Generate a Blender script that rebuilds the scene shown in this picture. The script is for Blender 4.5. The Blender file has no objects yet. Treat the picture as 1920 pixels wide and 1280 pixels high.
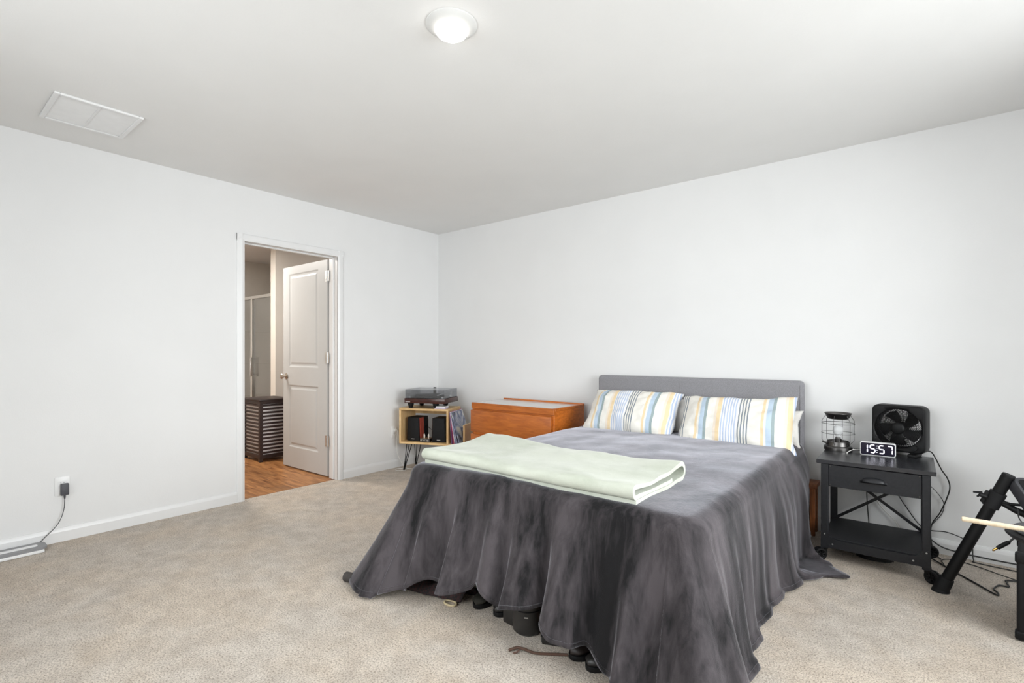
import bpy, bmesh, math, random
from mathutils import Vector, Matrix, noise
random.seed(7)
SC = bpy.context.scene
COL = SC.collection
PI = math.pi

# ------------------------------------------------------------------ camera, light, exposure
cam_d = bpy.data.cameras.new('camera'); cam = bpy.data.objects.new('camera', cam_d); COL.objects.link(cam)
cam.location = (4.065, -3.783, 1.15); cam.rotation_euler = (PI/2, 0, math.radians(38.657))
cam_d.sensor_width = 36; cam_d.lens = 36*937.6/1920; cam_d.shift_y = 21.7/1920; cam_d.clip_start = .02
SC.camera = cam
SC.view_settings.view_transform = 'Standard'; SC.view_settings.look = 'None'
SC.view_settings.exposure = 0.07; SC.view_settings.gamma = 1; SC.view_settings.use_curve_mapping = False
W = bpy.data.worlds.new('sky'); SC.world = W; W.use_nodes = True
W.node_tree.nodes['Background'].inputs[0].default_value = (.86, .93, 1, 1)
W.node_tree.nodes['Background'].inputs[1].default_value = 1.4
def area(name, loc, rot, sx, sy, power, col=(1, 1, 1)):
    d = bpy.data.lights.new(name, 'AREA'); d.shape = 'RECTANGLE'; d.size = sx; d.size_y = sy; d.energy = power; d.color = col
    o = bpy.data.objects.new(name, d); COL.objects.link(o); o.location = loc; o.rotation_euler = rot
    return o
XR, YF, H = 5.25, -4.35, 2.45
TL = math.radians(22)
area('daylight_right', (XR+.62, -2.1, 1.70), (PI/2-TL, 0, PI/2), 2.8, 2.2, 262, (.975, .985, 1))     # daylight falling in at the right-hand window
area('daylight_front', (2.3, YF-.62, 1.75), (-PI/2+TL, 0, PI), 2.8, 2.2, 130, (.975, .985, 1))       # daylight at the window behind the camera
area('bathroom_fill', (-1.5, -1.9, 2.4), (0, 0, 0), .6, .6, 46, (1, .965, .91))                        # unseen lamp added to brighten the bathroom

# ------------------------------------------------------------------ materials
def _lin(c): return tuple((x/12.92 if x <= .04045 else ((x+.055)/1.055)**2.4) for x in c)
def rgb(r, g, b): return _lin((r/255, g/255, b/255))
def mat(name, col, rough=.5, metal=0., noise_scale=0, vary=0., bump=0., bscale=None, stretch=(1, 1, 1), emit=None, estr=0, alpha=None, trans=0, spec=None, sheen=0, detail=4):
    m = bpy.data.materials.new(name); m.use_nodes = True; nt = m.node_tree; b = nt.nodes['Principled BSDF']
    b.inputs['Base Color'].default_value = (*col, 1); b.inputs['Roughness'].default_value = rough; b.inputs['Metallic'].default_value = metal
    if trans: b.inputs['Transmission Weight'].default_value = trans
    if spec is not None: b.inputs['Specular IOR Level'].default_value = spec
    if sheen: b.inputs['Sheen Weight'].default_value = sheen; b.inputs['Sheen Roughness'].default_value = .4
    if emit: b.inputs['Emission Color'].default_value = (*emit, 1); b.inputs['Emission Strength'].default_value = estr
    if alpha is not None: b.inputs['Alpha'].default_value = alpha
    if noise_scale:
        tc = nt.nodes.new('ShaderNodeTexCoord'); mp = nt.nodes.new('ShaderNodeMapping'); mp.inputs['Scale'].default_value = stretch
        nz = nt.nodes.new('ShaderNodeTexNoise'); nz.inputs['Scale'].default_value = noise_scale; nz.inputs['Detail'].default_value = detail
        nt.links.new(tc.outputs['Object'], mp.inputs[0]); nt.links.new(mp.outputs[0], nz.inputs['Vector'])
        if vary:
            rp = nt.nodes.new('ShaderNodeValToRGB')
            rp.color_ramp.elements[0].position = .3; rp.color_ramp.elements[1].position = .7
            rp.color_ramp.elements[0].color = (*[max(0, c*(1-vary)) for c in col], 1)
            rp.color_ramp.elements[1].color = (*[min(1, c*(1+vary)) for c in col], 1)
            nt.links.new(nz.outputs['Fac'], rp.inputs[0]); nt.links.new(rp.outputs[0], b.inputs['Base Color'])
        if bump:
            src = nz
            if bscale:
                src = nt.nodes.new('ShaderNodeTexNoise'); src.inputs['Scale'].default_value = bscale; src.inputs['Detail'].default_value = 3
                nt.links.new(mp.outputs[0], src.inputs['Vector'])
            bp = nt.nodes.new('ShaderNodeBump'); bp.inputs['Strength'].default_value = bump; bp.inputs['Distance'].default_value = .004
            nt.links.new(src.outputs['Fac'], bp.inputs['Height']); nt.links.new(bp.outputs[0], b.inputs['Normal'])
    return m
M = {}
M['wall'] = mat('wall_paint', (.765, .765, .765), .75, noise_scale=3, vary=.012, bump=.08, bscale=140)
M['ceil'] = mat('ceiling_paint', (.80, .795, .785), .85, noise_scale=3, vary=.012, bump=.1, bscale=110)
M['trim'] = mat('trim_paint', (.77, .77, .77), .35, noise_scale=8, vary=.01)
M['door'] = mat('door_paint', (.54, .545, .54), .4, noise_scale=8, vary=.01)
M['bath'] = mat('bathroom_paint', (.80, .75, .68), .75, noise_scale=4, vary=.02, bump=.08, bscale=120)
M['shower'] = mat('shower_surround', (.76, .73, .68), .35, noise_scale=3, vary=.05)
def thin_glass(name, tint, rough=.03, refl=.10):
    m = bpy.data.materials.new(name); m.use_nodes = True; nt = m.node_tree; nt.nodes.clear()
    o = nt.nodes.new('ShaderNodeOutputMaterial'); mx = nt.nodes.new('ShaderNodeMixShader'); t = nt.nodes.new('ShaderNodeBsdfTransparent'); g = nt.nodes.new('ShaderNodeBsdfGlossy'); lw = nt.nodes.new('ShaderNodeLayerWeight')
    lw.inputs['Blend'].default_value = .25; t.inputs[0].default_value = (*tint, 1); g.inputs['Roughness'].default_value = rough
    ma = nt.nodes.new('ShaderNodeMath'); ma.operation = 'MULTIPLY_ADD'; ma.inputs[1].default_value = .6; ma.inputs[2].default_value = refl
    nt.links.new(lw.outputs['Fresnel'], ma.inputs[0]); nt.links.new(ma.outputs[0], mx.inputs[0]); nt.links.new(t.outputs[0], mx.inputs[1]); nt.links.new(g.outputs[0], mx.inputs[2]); nt.links.new(mx.outputs[0], o.inputs[0])
    return m
M['glass'] = thin_glass('clear_glass', (.97, .98, .975), refl=.04)
M['chrome'] = mat('chrome', (.75, .74, .72), .2, 1, noise_scale=20, vary=.03)
M['nickel'] = mat('satin_nickel', (.55, .50, .44), .3, 1, noise_scale=30, vary=.05)
M['steel'] = mat('hinge_metal', (.62, .62, .61), .38, 1, noise_scale=30, vary=.05)
M['black'] = mat('black_plastic', (.006, .006, .0065), .48, noise_scale=60, vary=.15, spec=.22)
M['blackm'] = mat('black_matte', (.009, .009, .010), .65, noise_scale=40, vary=.2, bump=.15, spec=.25)
M['cable'] = mat('cable_rubber', (.012, .012, .012), .5, noise_scale=40, vary=.1)
M['wcable'] = mat('white_cable', (.7, .69, .66), .5, noise_scale=40, vary=.05)
M['ns'] = mat('nightstand_paint', (.013, .0135, .016), .45, noise_scale=90, vary=.2, bump=.12, spec=.35)
M['gun'] = mat('gunmetal', (.13, .125, .122), .36, 1, noise_scale=25, vary=.12)
M['white'] = mat('white_plastic', (.80, .80, .80), .35, noise_scale=20, vary=.02)
M['head'] = mat('headboard_fabric', rgb(136, 135, 139), .95, noise_scale=320, vary=.28, bump=.35, sheen=.2)
M['mattress'] = mat('mattress_cover', (.5, .5, .5), .9, noise_scale=50, vary=.05)
M['pine'] = None

def wood(name, c0, c1, scale=9, stretch=(1, 12, 12), rough=.45, bump=.08, coord='Object'):
    m = bpy.data.materials.new(name); m.use_nodes = True; nt = m.node_tree; b = nt.nodes['Principled BSDF']
    tc = nt.nodes.new('ShaderNodeTexCoord'); mp = nt.nodes.new('ShaderNodeMapping'); mp.inputs['Scale'].default_value = stretch
    oi = nt.nodes.new('ShaderNodeObjectInfo'); ad = nt.nodes.new('ShaderNodeVectorMath'); ad.operation = 'ADD'
    sc = nt.nodes.new('ShaderNodeVectorMath'); sc.operation = 'SCALE'; sc.inputs['Scale'].default_value = 7
    nt.links.new(oi.outputs['Random'], sc.inputs[0]); nt.links.new(tc.outputs[coord], ad.inputs[0]); nt.links.new(sc.outputs[0], ad.inputs[1])
    nt.links.new(ad.outputs[0], mp.inputs[0])
    nz = nt.nodes.new('ShaderNodeTexNoise'); nz.inputs['Scale'].default_value = scale; nz.inputs['Detail'].default_value = 8; nz.inputs['Distortion'].default_value = .8
    nt.links.new(mp.outputs[0], nz.inputs['Vector'])
    rp = nt.nodes.new('ShaderNodeValToRGB'); rp.color_ramp.elements[0].position = .32; rp.color_ramp.elements[1].position = .68
    rp.color_ramp.elements[0].color = (*c0, 1); rp.color_ramp.elements[1].color = (*c1, 1)
    nt.links.new(nz.outputs['Fac'], rp.inputs[0])
    hs = nt.nodes.new('ShaderNodeHueSaturation'); mr = nt.nodes.new('ShaderNodeMapRange'); mr.inputs['To Min'].default_value = .82; mr.inputs['To Max'].default_value = 1.15
    nt.links.new(oi.outputs['Random'], mr.inputs['Value']); nt.links.new(mr.outputs[0], hs.inputs['Value'])
    nt.links.new(rp.outputs[0], hs.inputs['Color']); nt.links.new(hs.outputs[0], b.inputs['Base Color'])
    b.inputs['Roughness'].default_value = rough
    bp = nt.nodes.new('ShaderNodeBump'); bp.inputs['Strength'].default_value = bump; bp.inputs['Distance'].default_value = .003
    nt.links.new(nz.outputs['Fac'], bp.inputs['Height']); nt.links.new(bp.outputs[0], b.inputs['Normal'])
    return m
M['pine'] = wood('pine_wood', rgb(205, 165, 110), rgb(228, 196, 146), 5, (2, 14, 2))
M['cherry'] = wood('cherry_wood', rgb(166, 86, 26), rgb(196, 110, 40), 4, (2, 6, 14), .35)
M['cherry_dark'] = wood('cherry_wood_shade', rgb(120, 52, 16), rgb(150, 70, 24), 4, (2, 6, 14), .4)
M['lvp'] = wood('floor_plank_wood', rgb(118, 72, 36), rgb(182, 128, 78), 3.2, (1.5, 9, 9), .4)
M['espresso'] = wood('espresso_wood', rgb(40, 28, 26), rgb(62, 46, 42), 6, (2, 2, 10), .45)
M['walnut'] = wood('walnut_veneer', rgb(42, 18, 14), rgb(70, 32, 24), 8, (2, 12, 12), .25)
M['redwood'] = wood('red_wood', rgb(130, 48, 36), rgb(172, 78, 60), 8, (12, 12, 2), .3)
M['stool'] = wood('brown_stool_wood', rgb(105, 58, 28), rgb(150, 90, 48), 5, (8, 8, 2), .5)
M['stick'] = wood('drumstick_wood', rgb(196, 178, 150), rgb(210, 194, 170), 6, (14, 14, 2), .45)

def carpet_mat():
    m = bpy.data.materials.new('carpet'); m.use_nodes = True; nt = m.node_tree; b = nt.nodes['Principled BSDF']
    tc = nt.nodes.new('ShaderNodeTexCoord')
    def nz(s, d, r=.6):
        n = nt.nodes.new('ShaderNodeTexNoise'); n.inputs['Scale'].default_value = s; n.inputs['Detail'].default_value = d; n.inputs['Roughness'].default_value = r
        nt.links.new(tc.outputs['Object'], n.inputs['Vector']); return n
    fine = nz(150, 4, .75); mid = nz(9, 6, .7); big = nz(2.2, 3)
    rp = nt.nodes.new('ShaderNodeValToRGB'); e = rp.color_ramp.elements
    e[0].position = .34; e[0].color = (*rgb(154, 141, 127), 1); e[1].position = .54; e[1].color = (*rgb(234, 223, 210), 1)
    nt.links.new(fine.outputs['Fac'], rp.inputs[0])
    r2 = nt.nodes.new('ShaderNodeValToRGB'); e = r2.color_ramp.elements
    e[0].position = .36; e[0].color = (.80, .785, .77, 1); e[1].position = .62; e[1].color = (1, 1, 1, 1)
    nt.links.new(mid.outputs['Fac'], r2.inputs[0])
    r3 = nt.nodes.new('ShaderNodeValToRGB'); e = r3.color_ramp.elements
    e[0].position = .4; e[0].color = (.97, .98, 1, 1); e[1].position = .6; e[1].color = (1, .975, .95, 1)
    nt.links.new(big.outputs['Fac'], r3.inputs[0])
    def mul(a, c):
        x = nt.nodes.new('ShaderNodeMix'); x.data_type = 'RGBA'; x.blend_type = 'MULTIPLY'; x.inputs[0].default_value = 1
        nt.links.new(a, x.inputs[6]); nt.links.new(c, x.inputs[7]); return x.outputs[2]
    o = mul(mul(rp.outputs[0], r2.outputs[0]), r3.outputs[0]); nt.links.new(o, b.inputs['Base Color'])
    b.inputs['Roughness'].default_value = 1; b.inputs['Specular IOR Level'].default_value = .1
    bp = nt.nodes.new('ShaderNodeBump'); bp.inputs['Strength'].default_value = .8; bp.inputs['Distance'].default_value = .012
    nt.links.new(fine.outputs['Fac'], bp.inputs['Height']); nt.links.new(bp.outputs[0], b.inputs['Normal'])
    return m
M['carpet'] = carpet_mat()

def plush(name, dark, light, s1=(3.6, 3.2, .42), sheen=.6, lo=.38, hi=.62, sheen_col=None):
    """brushed-nap fleece: pile lies in patches that catch more or less light"""
    m = bpy.data.materials.new(name); m.use_nodes = True; nt = m.node_tree; b = nt.nodes['Principled BSDF']
    tc = nt.nodes.new('ShaderNodeTexCoord'); mp = nt.nodes.new('ShaderNodeMapping'); mp.inputs['Scale'].default_value = s1
    nt.links.new(tc.outputs['Object'], mp.inputs[0])
    a = nt.nodes.new('ShaderNodeTexNoise'); a.inputs['Scale'].default_value = 1.6; a.inputs['Detail'].default_value = 6; a.inputs['Roughness'].default_value = .62; a.inputs['Distortion'].default_value = .35
    nt.links.new(mp.outputs[0], a.inputs['Vector'])
    a2 = nt.nodes.new('ShaderNodeTexNoise'); a2.inputs['Scale'].default_value = 6.5; a2.inputs['Detail'].default_value = 5; a2.inputs['Roughness'].default_value = .6; a2.inputs['Distortion'].default_value = .9
    nt.links.new(mp.outputs[0], a2.inputs['Vector'])
    mxn = nt.nodes.new('ShaderNodeMath'); mxn.operation = 'MULTIPLY_ADD'; mxn.inputs[1].default_value = .30; mxn.inputs[2].default_value = -.15
    nt.links.new(a2.outputs['Fac'], mxn.inputs[0])
    sm0 = nt.nodes.new('ShaderNodeMath'); sm0.operation = 'ADD'; nt.links.new(a.outputs['Fac'], sm0.inputs[0]); nt.links.new(mxn.outputs[0], sm0.inputs[1])
    rp = nt.nodes.new('ShaderNodeValToRGB'); e = rp.color_ramp.elements
    e[0].position = lo; e[0].color = (*dark, 1); e[1].position = hi; e[1].color = (*light, 1)
    nt.links.new(sm0.outputs[0], rp.inputs[0]); nt.links.new(rp.outputs[0], b.inputs['Base Color'])
    b.inputs['Roughness'].default_value = .85; b.inputs['Specular IOR Level'].default_value = .25
    b.inputs['Sheen Weight'].default_value = sheen; b.inputs['Sheen Roughness'].default_value = .3
    if sheen_col: b.inputs['Sheen Tint'].default_value = (*sheen_col, 1)
    f = nt.nodes.new('ShaderNodeTexNoise'); f.inputs['Scale'].default_value = 260; f.inputs['Detail'].default_value = 2
    nt.links.new(tc.outputs['Object'], f.inputs['Vector'])
    sm = nt.nodes.new('ShaderNodeMath'); sm.operation = 'MULTIPLY_ADD'; sm.inputs[1].default_value = 3.0
    nt.links.new(a.outputs['Fac'], sm.inputs[0]); nt.links.new(f.outputs['Fac'], sm.inputs[2])
    bp = nt.nodes.new('ShaderNodeBump'); bp.inputs['Strength'].default_value = .25; bp.inputs['Distance'].default_value = .004
    nt.links.new(sm.outputs[0], bp.inputs['Height']); nt.links.new(bp.outputs[0], b.inputs['Normal'])
    return m
M['plush'] = plush('charcoal_plush', rgb(17, 16, 18), rgb(74, 69, 72), sheen=.9, sheen_col=(.8, .8, .88))
M['mint'] = plush('mint_fleece', rgb(177, 182, 168), rgb(195, 199, 187), (2, 3, 3), sheen=.3, lo=.3, hi=.6)

def stripes_mat(name, off):
    m = bpy.data.materials.new(name); m.use_nodes = True; nt = m.node_tree; b = nt.nodes['Principled BSDF']
    uv = nt.nodes.new('ShaderNodeUVMap'); uv.uv_map = 'cloth'
    sx = nt.nodes.new('ShaderNodeSeparateXYZ'); nt.links.new(uv.outputs[0], sx.inputs[0])
    ma = nt.nodes.new('ShaderNodeMath'); ma.operation = 'MULTIPLY_ADD'; ma.inputs[1].default_value = 1/.40; ma.inputs[2].default_value = off
    nt.links.new(sx.outputs['X'], ma.inputs[0])
    fr = nt.nodes.new('ShaderNodeMath'); fr.operation = 'FRACT'; nt.links.new(ma.outputs[0], fr.inputs[0])
    cream, ochre, sky, teal, slate, white, blu = rgb(226, 223, 216), rgb(226, 204, 168), rgb(180, 196, 212), rgb(150, 164, 166), rgb(130, 138, 148), rgb(228, 228, 228), rgb(178, 190, 214)
    seq = [(0, cream), (.06, ochre), (.10, cream), (.13, sky), (.20, teal), (.245, cream), (.36, rgb(224, 212, 198)), (.40, ochre), (.46, white)]
    for k in range(6):
        seq += [(.475+k*.04, blu), (.495+k*.04, white)]
    for k in range(4):
        seq += [(.73+k*.042, slate), (.75+k*.042, cream)]
    seq += [(.9, cream)]
    rp = nt.nodes.new('ShaderNodeValToRGB'); rp.color_ramp.interpolation = 'CONSTANT'
    el = rp.color_ramp.elements
    while len(el) > 1: el.remove(el[-1])
    el[0].position = 0; el[0].color = (*seq[0][1], 1)
    for p, c in seq[1:]:
        x = el.new(p); x.color = (*c, 1)
    nt.links.new(fr.outputs[0], rp.inputs[0]); nt.links.new(rp.outputs[0], b.inputs['Base Color'])
    b.inputs['Roughness'].default_value = .9; b.inputs['Specular IOR Level'].default_value = .2
    tc = nt.nodes.new('ShaderNodeTexCoord'); f = nt.nodes.new('ShaderNodeTexNoise'); f.inputs['Scale'].default_value = 22; f.inputs['Detail'].default_value = 5
    nt.links.new(tc.outputs['Object'], f.inputs['Vector'])
    bp = nt.nodes.new('ShaderNodeBump'); bp.inputs['Strength'].default_value = .35; bp.inputs['Distance'].default_value = .01
    nt.links.new(f.outputs['Fac'], bp.inputs['Height']); nt.links.new(bp.outputs[0], b.inputs['Normal'])
    return m

# ------------------------------------------------------------------ helpers
class MB:
    def __init__(s): s.b = bmesh.new()
    def box(s, x0, x1, y0, y1, z0, z1, bev=0, seg=2, mtx=None):
        t = bmesh.new(); bmesh.ops.create_cube(t, size=1)
        for v in t.verts: v.co = Vector(((x0+x1)/2+v.co.x*(x1-x0), (y0+y1)/2+v.co.y*(y1-y0), (z0+z1)/2+v.co.z*(z1-z0)))
        if bev: bmesh.ops.bevel(t, geom=t.edges[:], offset=bev, segments=seg, profile=.5, affect='EDGES', clamp_overlap=True)
        return s._add(t, mtx)
    def _add(s, t, mtx=None):
        if mtx is not None: bmesh.ops.transform(t, matrix=mtx, verts=t.verts)
        me = bpy.data.meshes.new('tmp'); t.to_mesh(me); t.free(); s.b.from_mesh(me); bpy.data.meshes.remove(me); return s
    def cyl(s, p0, p1, r0, r1=None, seg=20, cap=True):
        return s.tube([p0, p1], [r0, r0 if r1 is None else r1], seg, cap)
    def tube(s, pts, r, seg=8, cap=True, closed=False):
        P = [Vector(p) for p in pts]; n = len(P); R = r if isinstance(r, (list, tuple)) else [r]*n
        rings = []; up = None
        for i in range(n):
            if closed: d = P[(i+1) % n]-P[i-1]
            else: d = P[min(i+1, n-1)]-P[max(i-1, 0)]
            d.normalize()
            if up is None:
                up = Vector((0, 0, 1)) if abs(d.z) < .9 else Vector((1, 0, 0))
            a = d.cross(up); a.normalize(); c = a.cross(d); c.normalize(); up = c
            rings.append([s.b.verts.new(P[i]+(a*math.cos(2*PI*k/seg)+c*math.sin(2*PI*k/seg))*R[i]) for k in range(seg)])
        for i in range(n if closed else n-1):
            A, B = rings[i], rings[(i+1) % n]
            for k in range(seg): s.b.faces.new((A[k], A[(k+1) % seg], B[(k+1) % seg], B[k]))
        if cap and not closed:
            s.b.faces.new(rings[0][::-1]); s.b.faces.new(rings[-1])
        return s
    def lathe(s, prof, c=(0, 0, 0), seg=32, mtx=None, close=False):
        t = bmesh.new(); rings = []
        for (r, z) in prof:
            rings.append([t.verts.new((c[0]+r*math.cos(2*PI*k/seg), c[1]+r*math.sin(2*PI*k/seg), c[2]+z)) for k in range(seg)] if r > 1e-6 else [t.verts.new((c[0], c[1], c[2]+z))])
        pairs = list(zip(rings, rings[1:])) + ([(rings[-1], rings[0])] if close else [])
        for A, B in pairs:
            for k in range(seg):
                a0, a1 = A[k % len(A)], A[(k+1) % len(A)]; b0, b1 = B[k % len(B)], B[(k+1) % len(B)]
                vs = []
                for v in (a0, a1, b1, b0):
                    if v not in vs: vs.append(v)
                if len(vs) > 2: t.faces.new(vs)
        return s._add(t, mtx)
    def prism(s, poly, d0, d1, axis='y', mtx=None, bev=0):
        """poly of 2-D points extruded from d0 to d1 along axis"""
        t = bmesh.new()
        f = {'y': lambda p, d: (p[0], d, p[1]), 'x': lambda p, d: (d, p[0], p[1]), 'z': lambda p, d: (p[0], p[1], d)}[axis]
        A = [t.verts.new(f(p, d0)) for p in poly]; B = [t.verts.new(f(p, d1)) for p in poly]; n = len(poly)
        t.faces.new(A); t.faces.new(B[::-1])
        for i in range(n): t.faces.new((A[i], B[i], B[(i+1) % n], A[(i+1) % n]))
        bmesh.ops.recalc_face_normals(t, faces=t.faces)
        if bev: bmesh.ops.bevel(t, geom=t.edges[:], offset=bev, segments=2, profile=.5, affect='EDGES', clamp_overlap=True)
        return s._add(t, mtx)
    def grid(s, fn, nu, nv, closed_u=False):
        V = [[s.b.verts.new(fn(i/(nu if closed_u else nu-1), j/(nv-1))) for j in range(nv)] for i in range(nu)]
        for i in range(nu if closed_u else nu-1):
            for j in range(nv-1):
                s.b.faces.new((V[i][j], V[(i+1) % nu][j], V[(i+1) % nu][j+1], V[i][j+1]))
        return V
    def done(s, name, m, parent=None, smooth=35, fix=True):
        if fix: bmesh.ops.recalc_face_normals(s.b, faces=s.b.faces)
        me = bpy.data.meshes.new(name); s.b.to_mesh(me); s.b.free()
        if m: me.materials.append(m)
        if smooth:
            for p in me.polygons: p.use_smooth = True
            if smooth < 180: me.set_sharp_from_angle(angle=math.radians(smooth))
        o = bpy.data.objects.new(name, me); COL.objects.link(o)
        if parent: o.parent = parent
        return o
def thing(name, label, cat, loc=(0, 0, 0), rz=0, group=None):
    o = bpy.data.objects.new(name, None); COL.objects.link(o); o.empty_display_size = .05
    o.location = loc; o.rotation_euler = (0, 0, rz); o['label'] = label; o['category'] = cat
    if group: o['group'] = group
    return o
def tag(o, label, cat, group=None):
    o['label'] = label; o['category'] = cat
    if group: o['group'] = group
    return o
def struct(o, label): o['kind'] = 'structure'; o['label'] = label; return o
def rbox(w, h, r, seg=6, cx=0, cy=0):
    pts = []
    for (sx, sy, a0) in ((1, 1, 0), (-1, 1, 90), (-1, -1, 180), (1, -1, 270)):
        for k in range(seg+1):
            a = math.radians(a0+90*k/seg); pts.append((cx+sx*(w/2-r)+r*math.cos(a), cy+sy*(h/2-r)+r*math.sin(a)))
    return pts
def spline(pts, n=10):
    P = [Vector(p) for p in pts]; out = []
    for i in range(len(P)-1):
        p0, p1, p2, p3 = P[max(i-1, 0)], P[i], P[i+1], P[min(i+2, len(P)-1)]
        for k in range(n):
            t = k/n; out.append(.5*((2*p1)+(p2-p0)*t+(2*p0-5*p1+4*p2-p3)*t*t+(3*p1-p0-3*p2+p3)*t**3))
    out.append(P[-1]); return out
def ss(a, b, x):
    t = max(0, min(1, (x-a)/(b-a))); return t*t*(3-2*t)
def interp(tab, x):
    if x <= tab[0][0]: return tab[0][1]
    for (x0, y0), (x1, y1) in zip(tab, tab[1:]):
        if x <= x1:
            t = (x-x0)/(x1-x0); t = t*t*(3-2*t); return y0+(y1-y0)*t
    return tab[-1][1]

# ------------------------------------------------------------------ room shell
T = .12
DY0, DY1, DH = -2.044, -1.236, 2.022
fl = MB().box(-.035, XR, YF, 0, -.05, 0).done('floor', M['carpet'], smooth=0); struct(fl, 'beige speckled carpet covering the bedroom floor')
ce = MB().box(-3.3, XR+T, YF-T, .75, H, H+.1).done('ceiling', M['ceil'], smooth=0); struct(ce, 'plain white ceiling over the bedroom')
w = MB(); w.box(-T, 0, YF-T, DY0-.012, -.05, H); w.box(-T, 0, DY1+.012, T, -.05, H); w.box(-T, 0, DY0-.012, DY1+.012, DH+.012, H)
struct(w.done('wall_left', M['wall'], smooth=0), 'white left wall with the open doorway')
struct(MB().box(0, XR+T, 0, T, -.05, H).done('wall_back', M['wall'], smooth=0), 'white wall behind the headboard')
# right wall and front wall with two window openings each filled by a window
def wall_with_window(name, label, horiz, a0, a1, w0, w1, z0, z1, p0, p1):
    m = MB()
    B = (lambda u0, u1, za, zb: m.box(u0, u1, p0, p1, za, zb)) if horiz else (lambda u0, u1, za, zb: m.box(p0, p1, u0, u1, za, zb))
    B(a0, w0, -.05, H); B(w1, a1, -.05, H); B(w0, w1, -.05, z0); B(w0, w1, z1, H)
    struct(m.done(name, M['wall'], smooth=0), label)
wall_with_window('wall_right', 'white right wall with a window', False, YF-T, 0, -3.2, -.95, .45, 2.2, XR, XR+T)
wall_with_window('wall_front', 'white wall behind the camera with a window', True, -T, XR, 1.25, 3.35, .6, 2.2, YF-T, YF)
def window(n, horiz, u0, u1, z0, z1, p):
    root = bpy.data.objects.new('window_%d' % n, None); COL.objects.link(root); struct(root, 'white framed sash window letting in daylight, window %s' % ('beside the drum kit' if n == 1 else 'behind the camera'))
    def bb(m, ua, ub, pa, pb, za, zb):
        return m.box(ua, ub, p+pa, p+pb, za, zb, .004, 1) if horiz else m.box(p+pa, p+pb, ua, ub, za, zb, .004, 1)
    m = MB()
    bb(m, u0, u0+.05, -.03, .03, z0, z1); bb(m, u1-.05, u1, -.03, .03, z0, z1); bb(m, u0+.05, u1-.05, -.03, .03, z0, z0+.05); bb(m, u0+.05, u1-.05, -.03, .03, z1-.05, z1)
    um = (u0+u1)/2; bb(m, um-.03, um+.03, -.03, .03, z0+.05, z1-.05)
    m.done('window_frame', M['trim'], root)
    for a, b in ((u0+.05, um-.03), (um+.03, u1-.05)):
        m = MB(); bb(m, a, b, -.004, .004, z0+.05, z1-.05); m.done('pane', M['glass'], root)
window(1, False, -3.2, -.95, .45, 2.2, XR+.06)
window(2, True, 1.25, 3.35, .6, 2.2, YF-.06)
# baseboards
def baseboard(name, label, poly_axis, a0, a1, flip):
    prof = [(0, 0), (.013, 0), (.013, .06), (.010, .072), (.006, .082), (0, .084)]
    m = MB()
    if poly_axis == 'y': m.prism(prof, a0, a1, 'y')                       # along left wall: x is thickness
    elif poly_axis == 'x': m.prism([(-p, z) for p, z in prof], a0, a1, 'x')   # along back wall
    struct(m.done(name, M['trim'], smooth=0), label)
baseboard('baseboard_left', 'white baseboard left of the doorway', 'y', YF, DY0-.056, 0)
baseboard('baseboard_left.001', 'white baseboard between doorway and corner', 'y', DY1+.056, 0, 0)
baseboard('baseboard_back', 'white baseboard along the bed wall', 'x', .013, XR, 0)
# door casing and jamb
m = MB()
cp = [(0, 0), (.056, 0), (.056, .008), (.048, .014), (.02, .017), (.006, .013), (0, .010)]
def casing_v(m, y0, sgn):
    m.prism([(d, y0+sgn*wd) for wd, d in cp], 0, DH+.056, 'z')
casing_v(m, DY1, 1); casing_v(m, DY0, -1)
m.prism([(d, DH+wd) for wd, d in cp], DY0-.056, DY1+.056, 'y')
struct(m.done('trim_1', M['trim'], smooth=20), 'white casing around the doorway')
m = MB(); m.box(-T-.01, .004, DY1, DY1+.018, 0, DH+.018); m.box(-T-.01, .004, DY0-.018, DY0, 0, DH+.018); m.box(-T-.01, .004, DY0, DY1, DH, DH+.018)
m.box(-.085, -.05, DY1-.011, DY1, 0, DH, .003, 1); m.box(-.085, -.05, DY0, DY0+.011, 0, DH, .003, 1); m.box(-.085, -.05, DY0, DY1, DH-.011, DH, .003, 1)
struct(m.done('trim_2', M['trim'], smooth=0), 'white door jamb lining with stop')
# bathroom beyond
struct(MB().box(-3.42, -3.3, -3.2, .75, -.05, H).done('wall_bathroom_far', M['shower'], smooth=0), 'dim taupe far wall of the shower')
struct(MB().box(-3.3, -T, -3.32, -3.2, -.05, H).done('wall_bathroom_left', M['bath'], smooth=0), 'beige bathroom wall out of sight left')
struct(MB().box(-3.3, -T, .63, .75, -.05, H).done('wall_bathroom_right', M['bath'], smooth=0), 'beige bathroom wall behind the open door')
struct(MB().box(-2.02, -1.9, -.87, .63, -.05, H).done('wall_bathroom_wing', M['bath'], smooth=0), 'beige bathroom wall end seen left of the open door')
fb = MB().box(-3.3, -.036, -3.2, .63, -.06, -.014).done('floor_bathroom', M['lvp'], smooth=0); struct(fb, 'brown wood plank floor of the bathroom')
pw, pl = .15, .92
plank = {}
row = 0; y = -2.96
while y < -.42:
    x = -.037-((row*.37) % pl)
    xe = -.037
    while xe > -2.2:
        xs = max(x, -2.2) if x > -2.2 else -2.2
        L = xe-xs
        if L > .04:
            o = MB().box(-L+.001, -.001, .001, pw-.001, -.014, -.002, .0015, 1).done('plank', M['lvp'], fb, smooth=0); o.location = (xe, y, 0)
        xe = xs; x = xs-pl
    y += pw; row += 1
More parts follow.
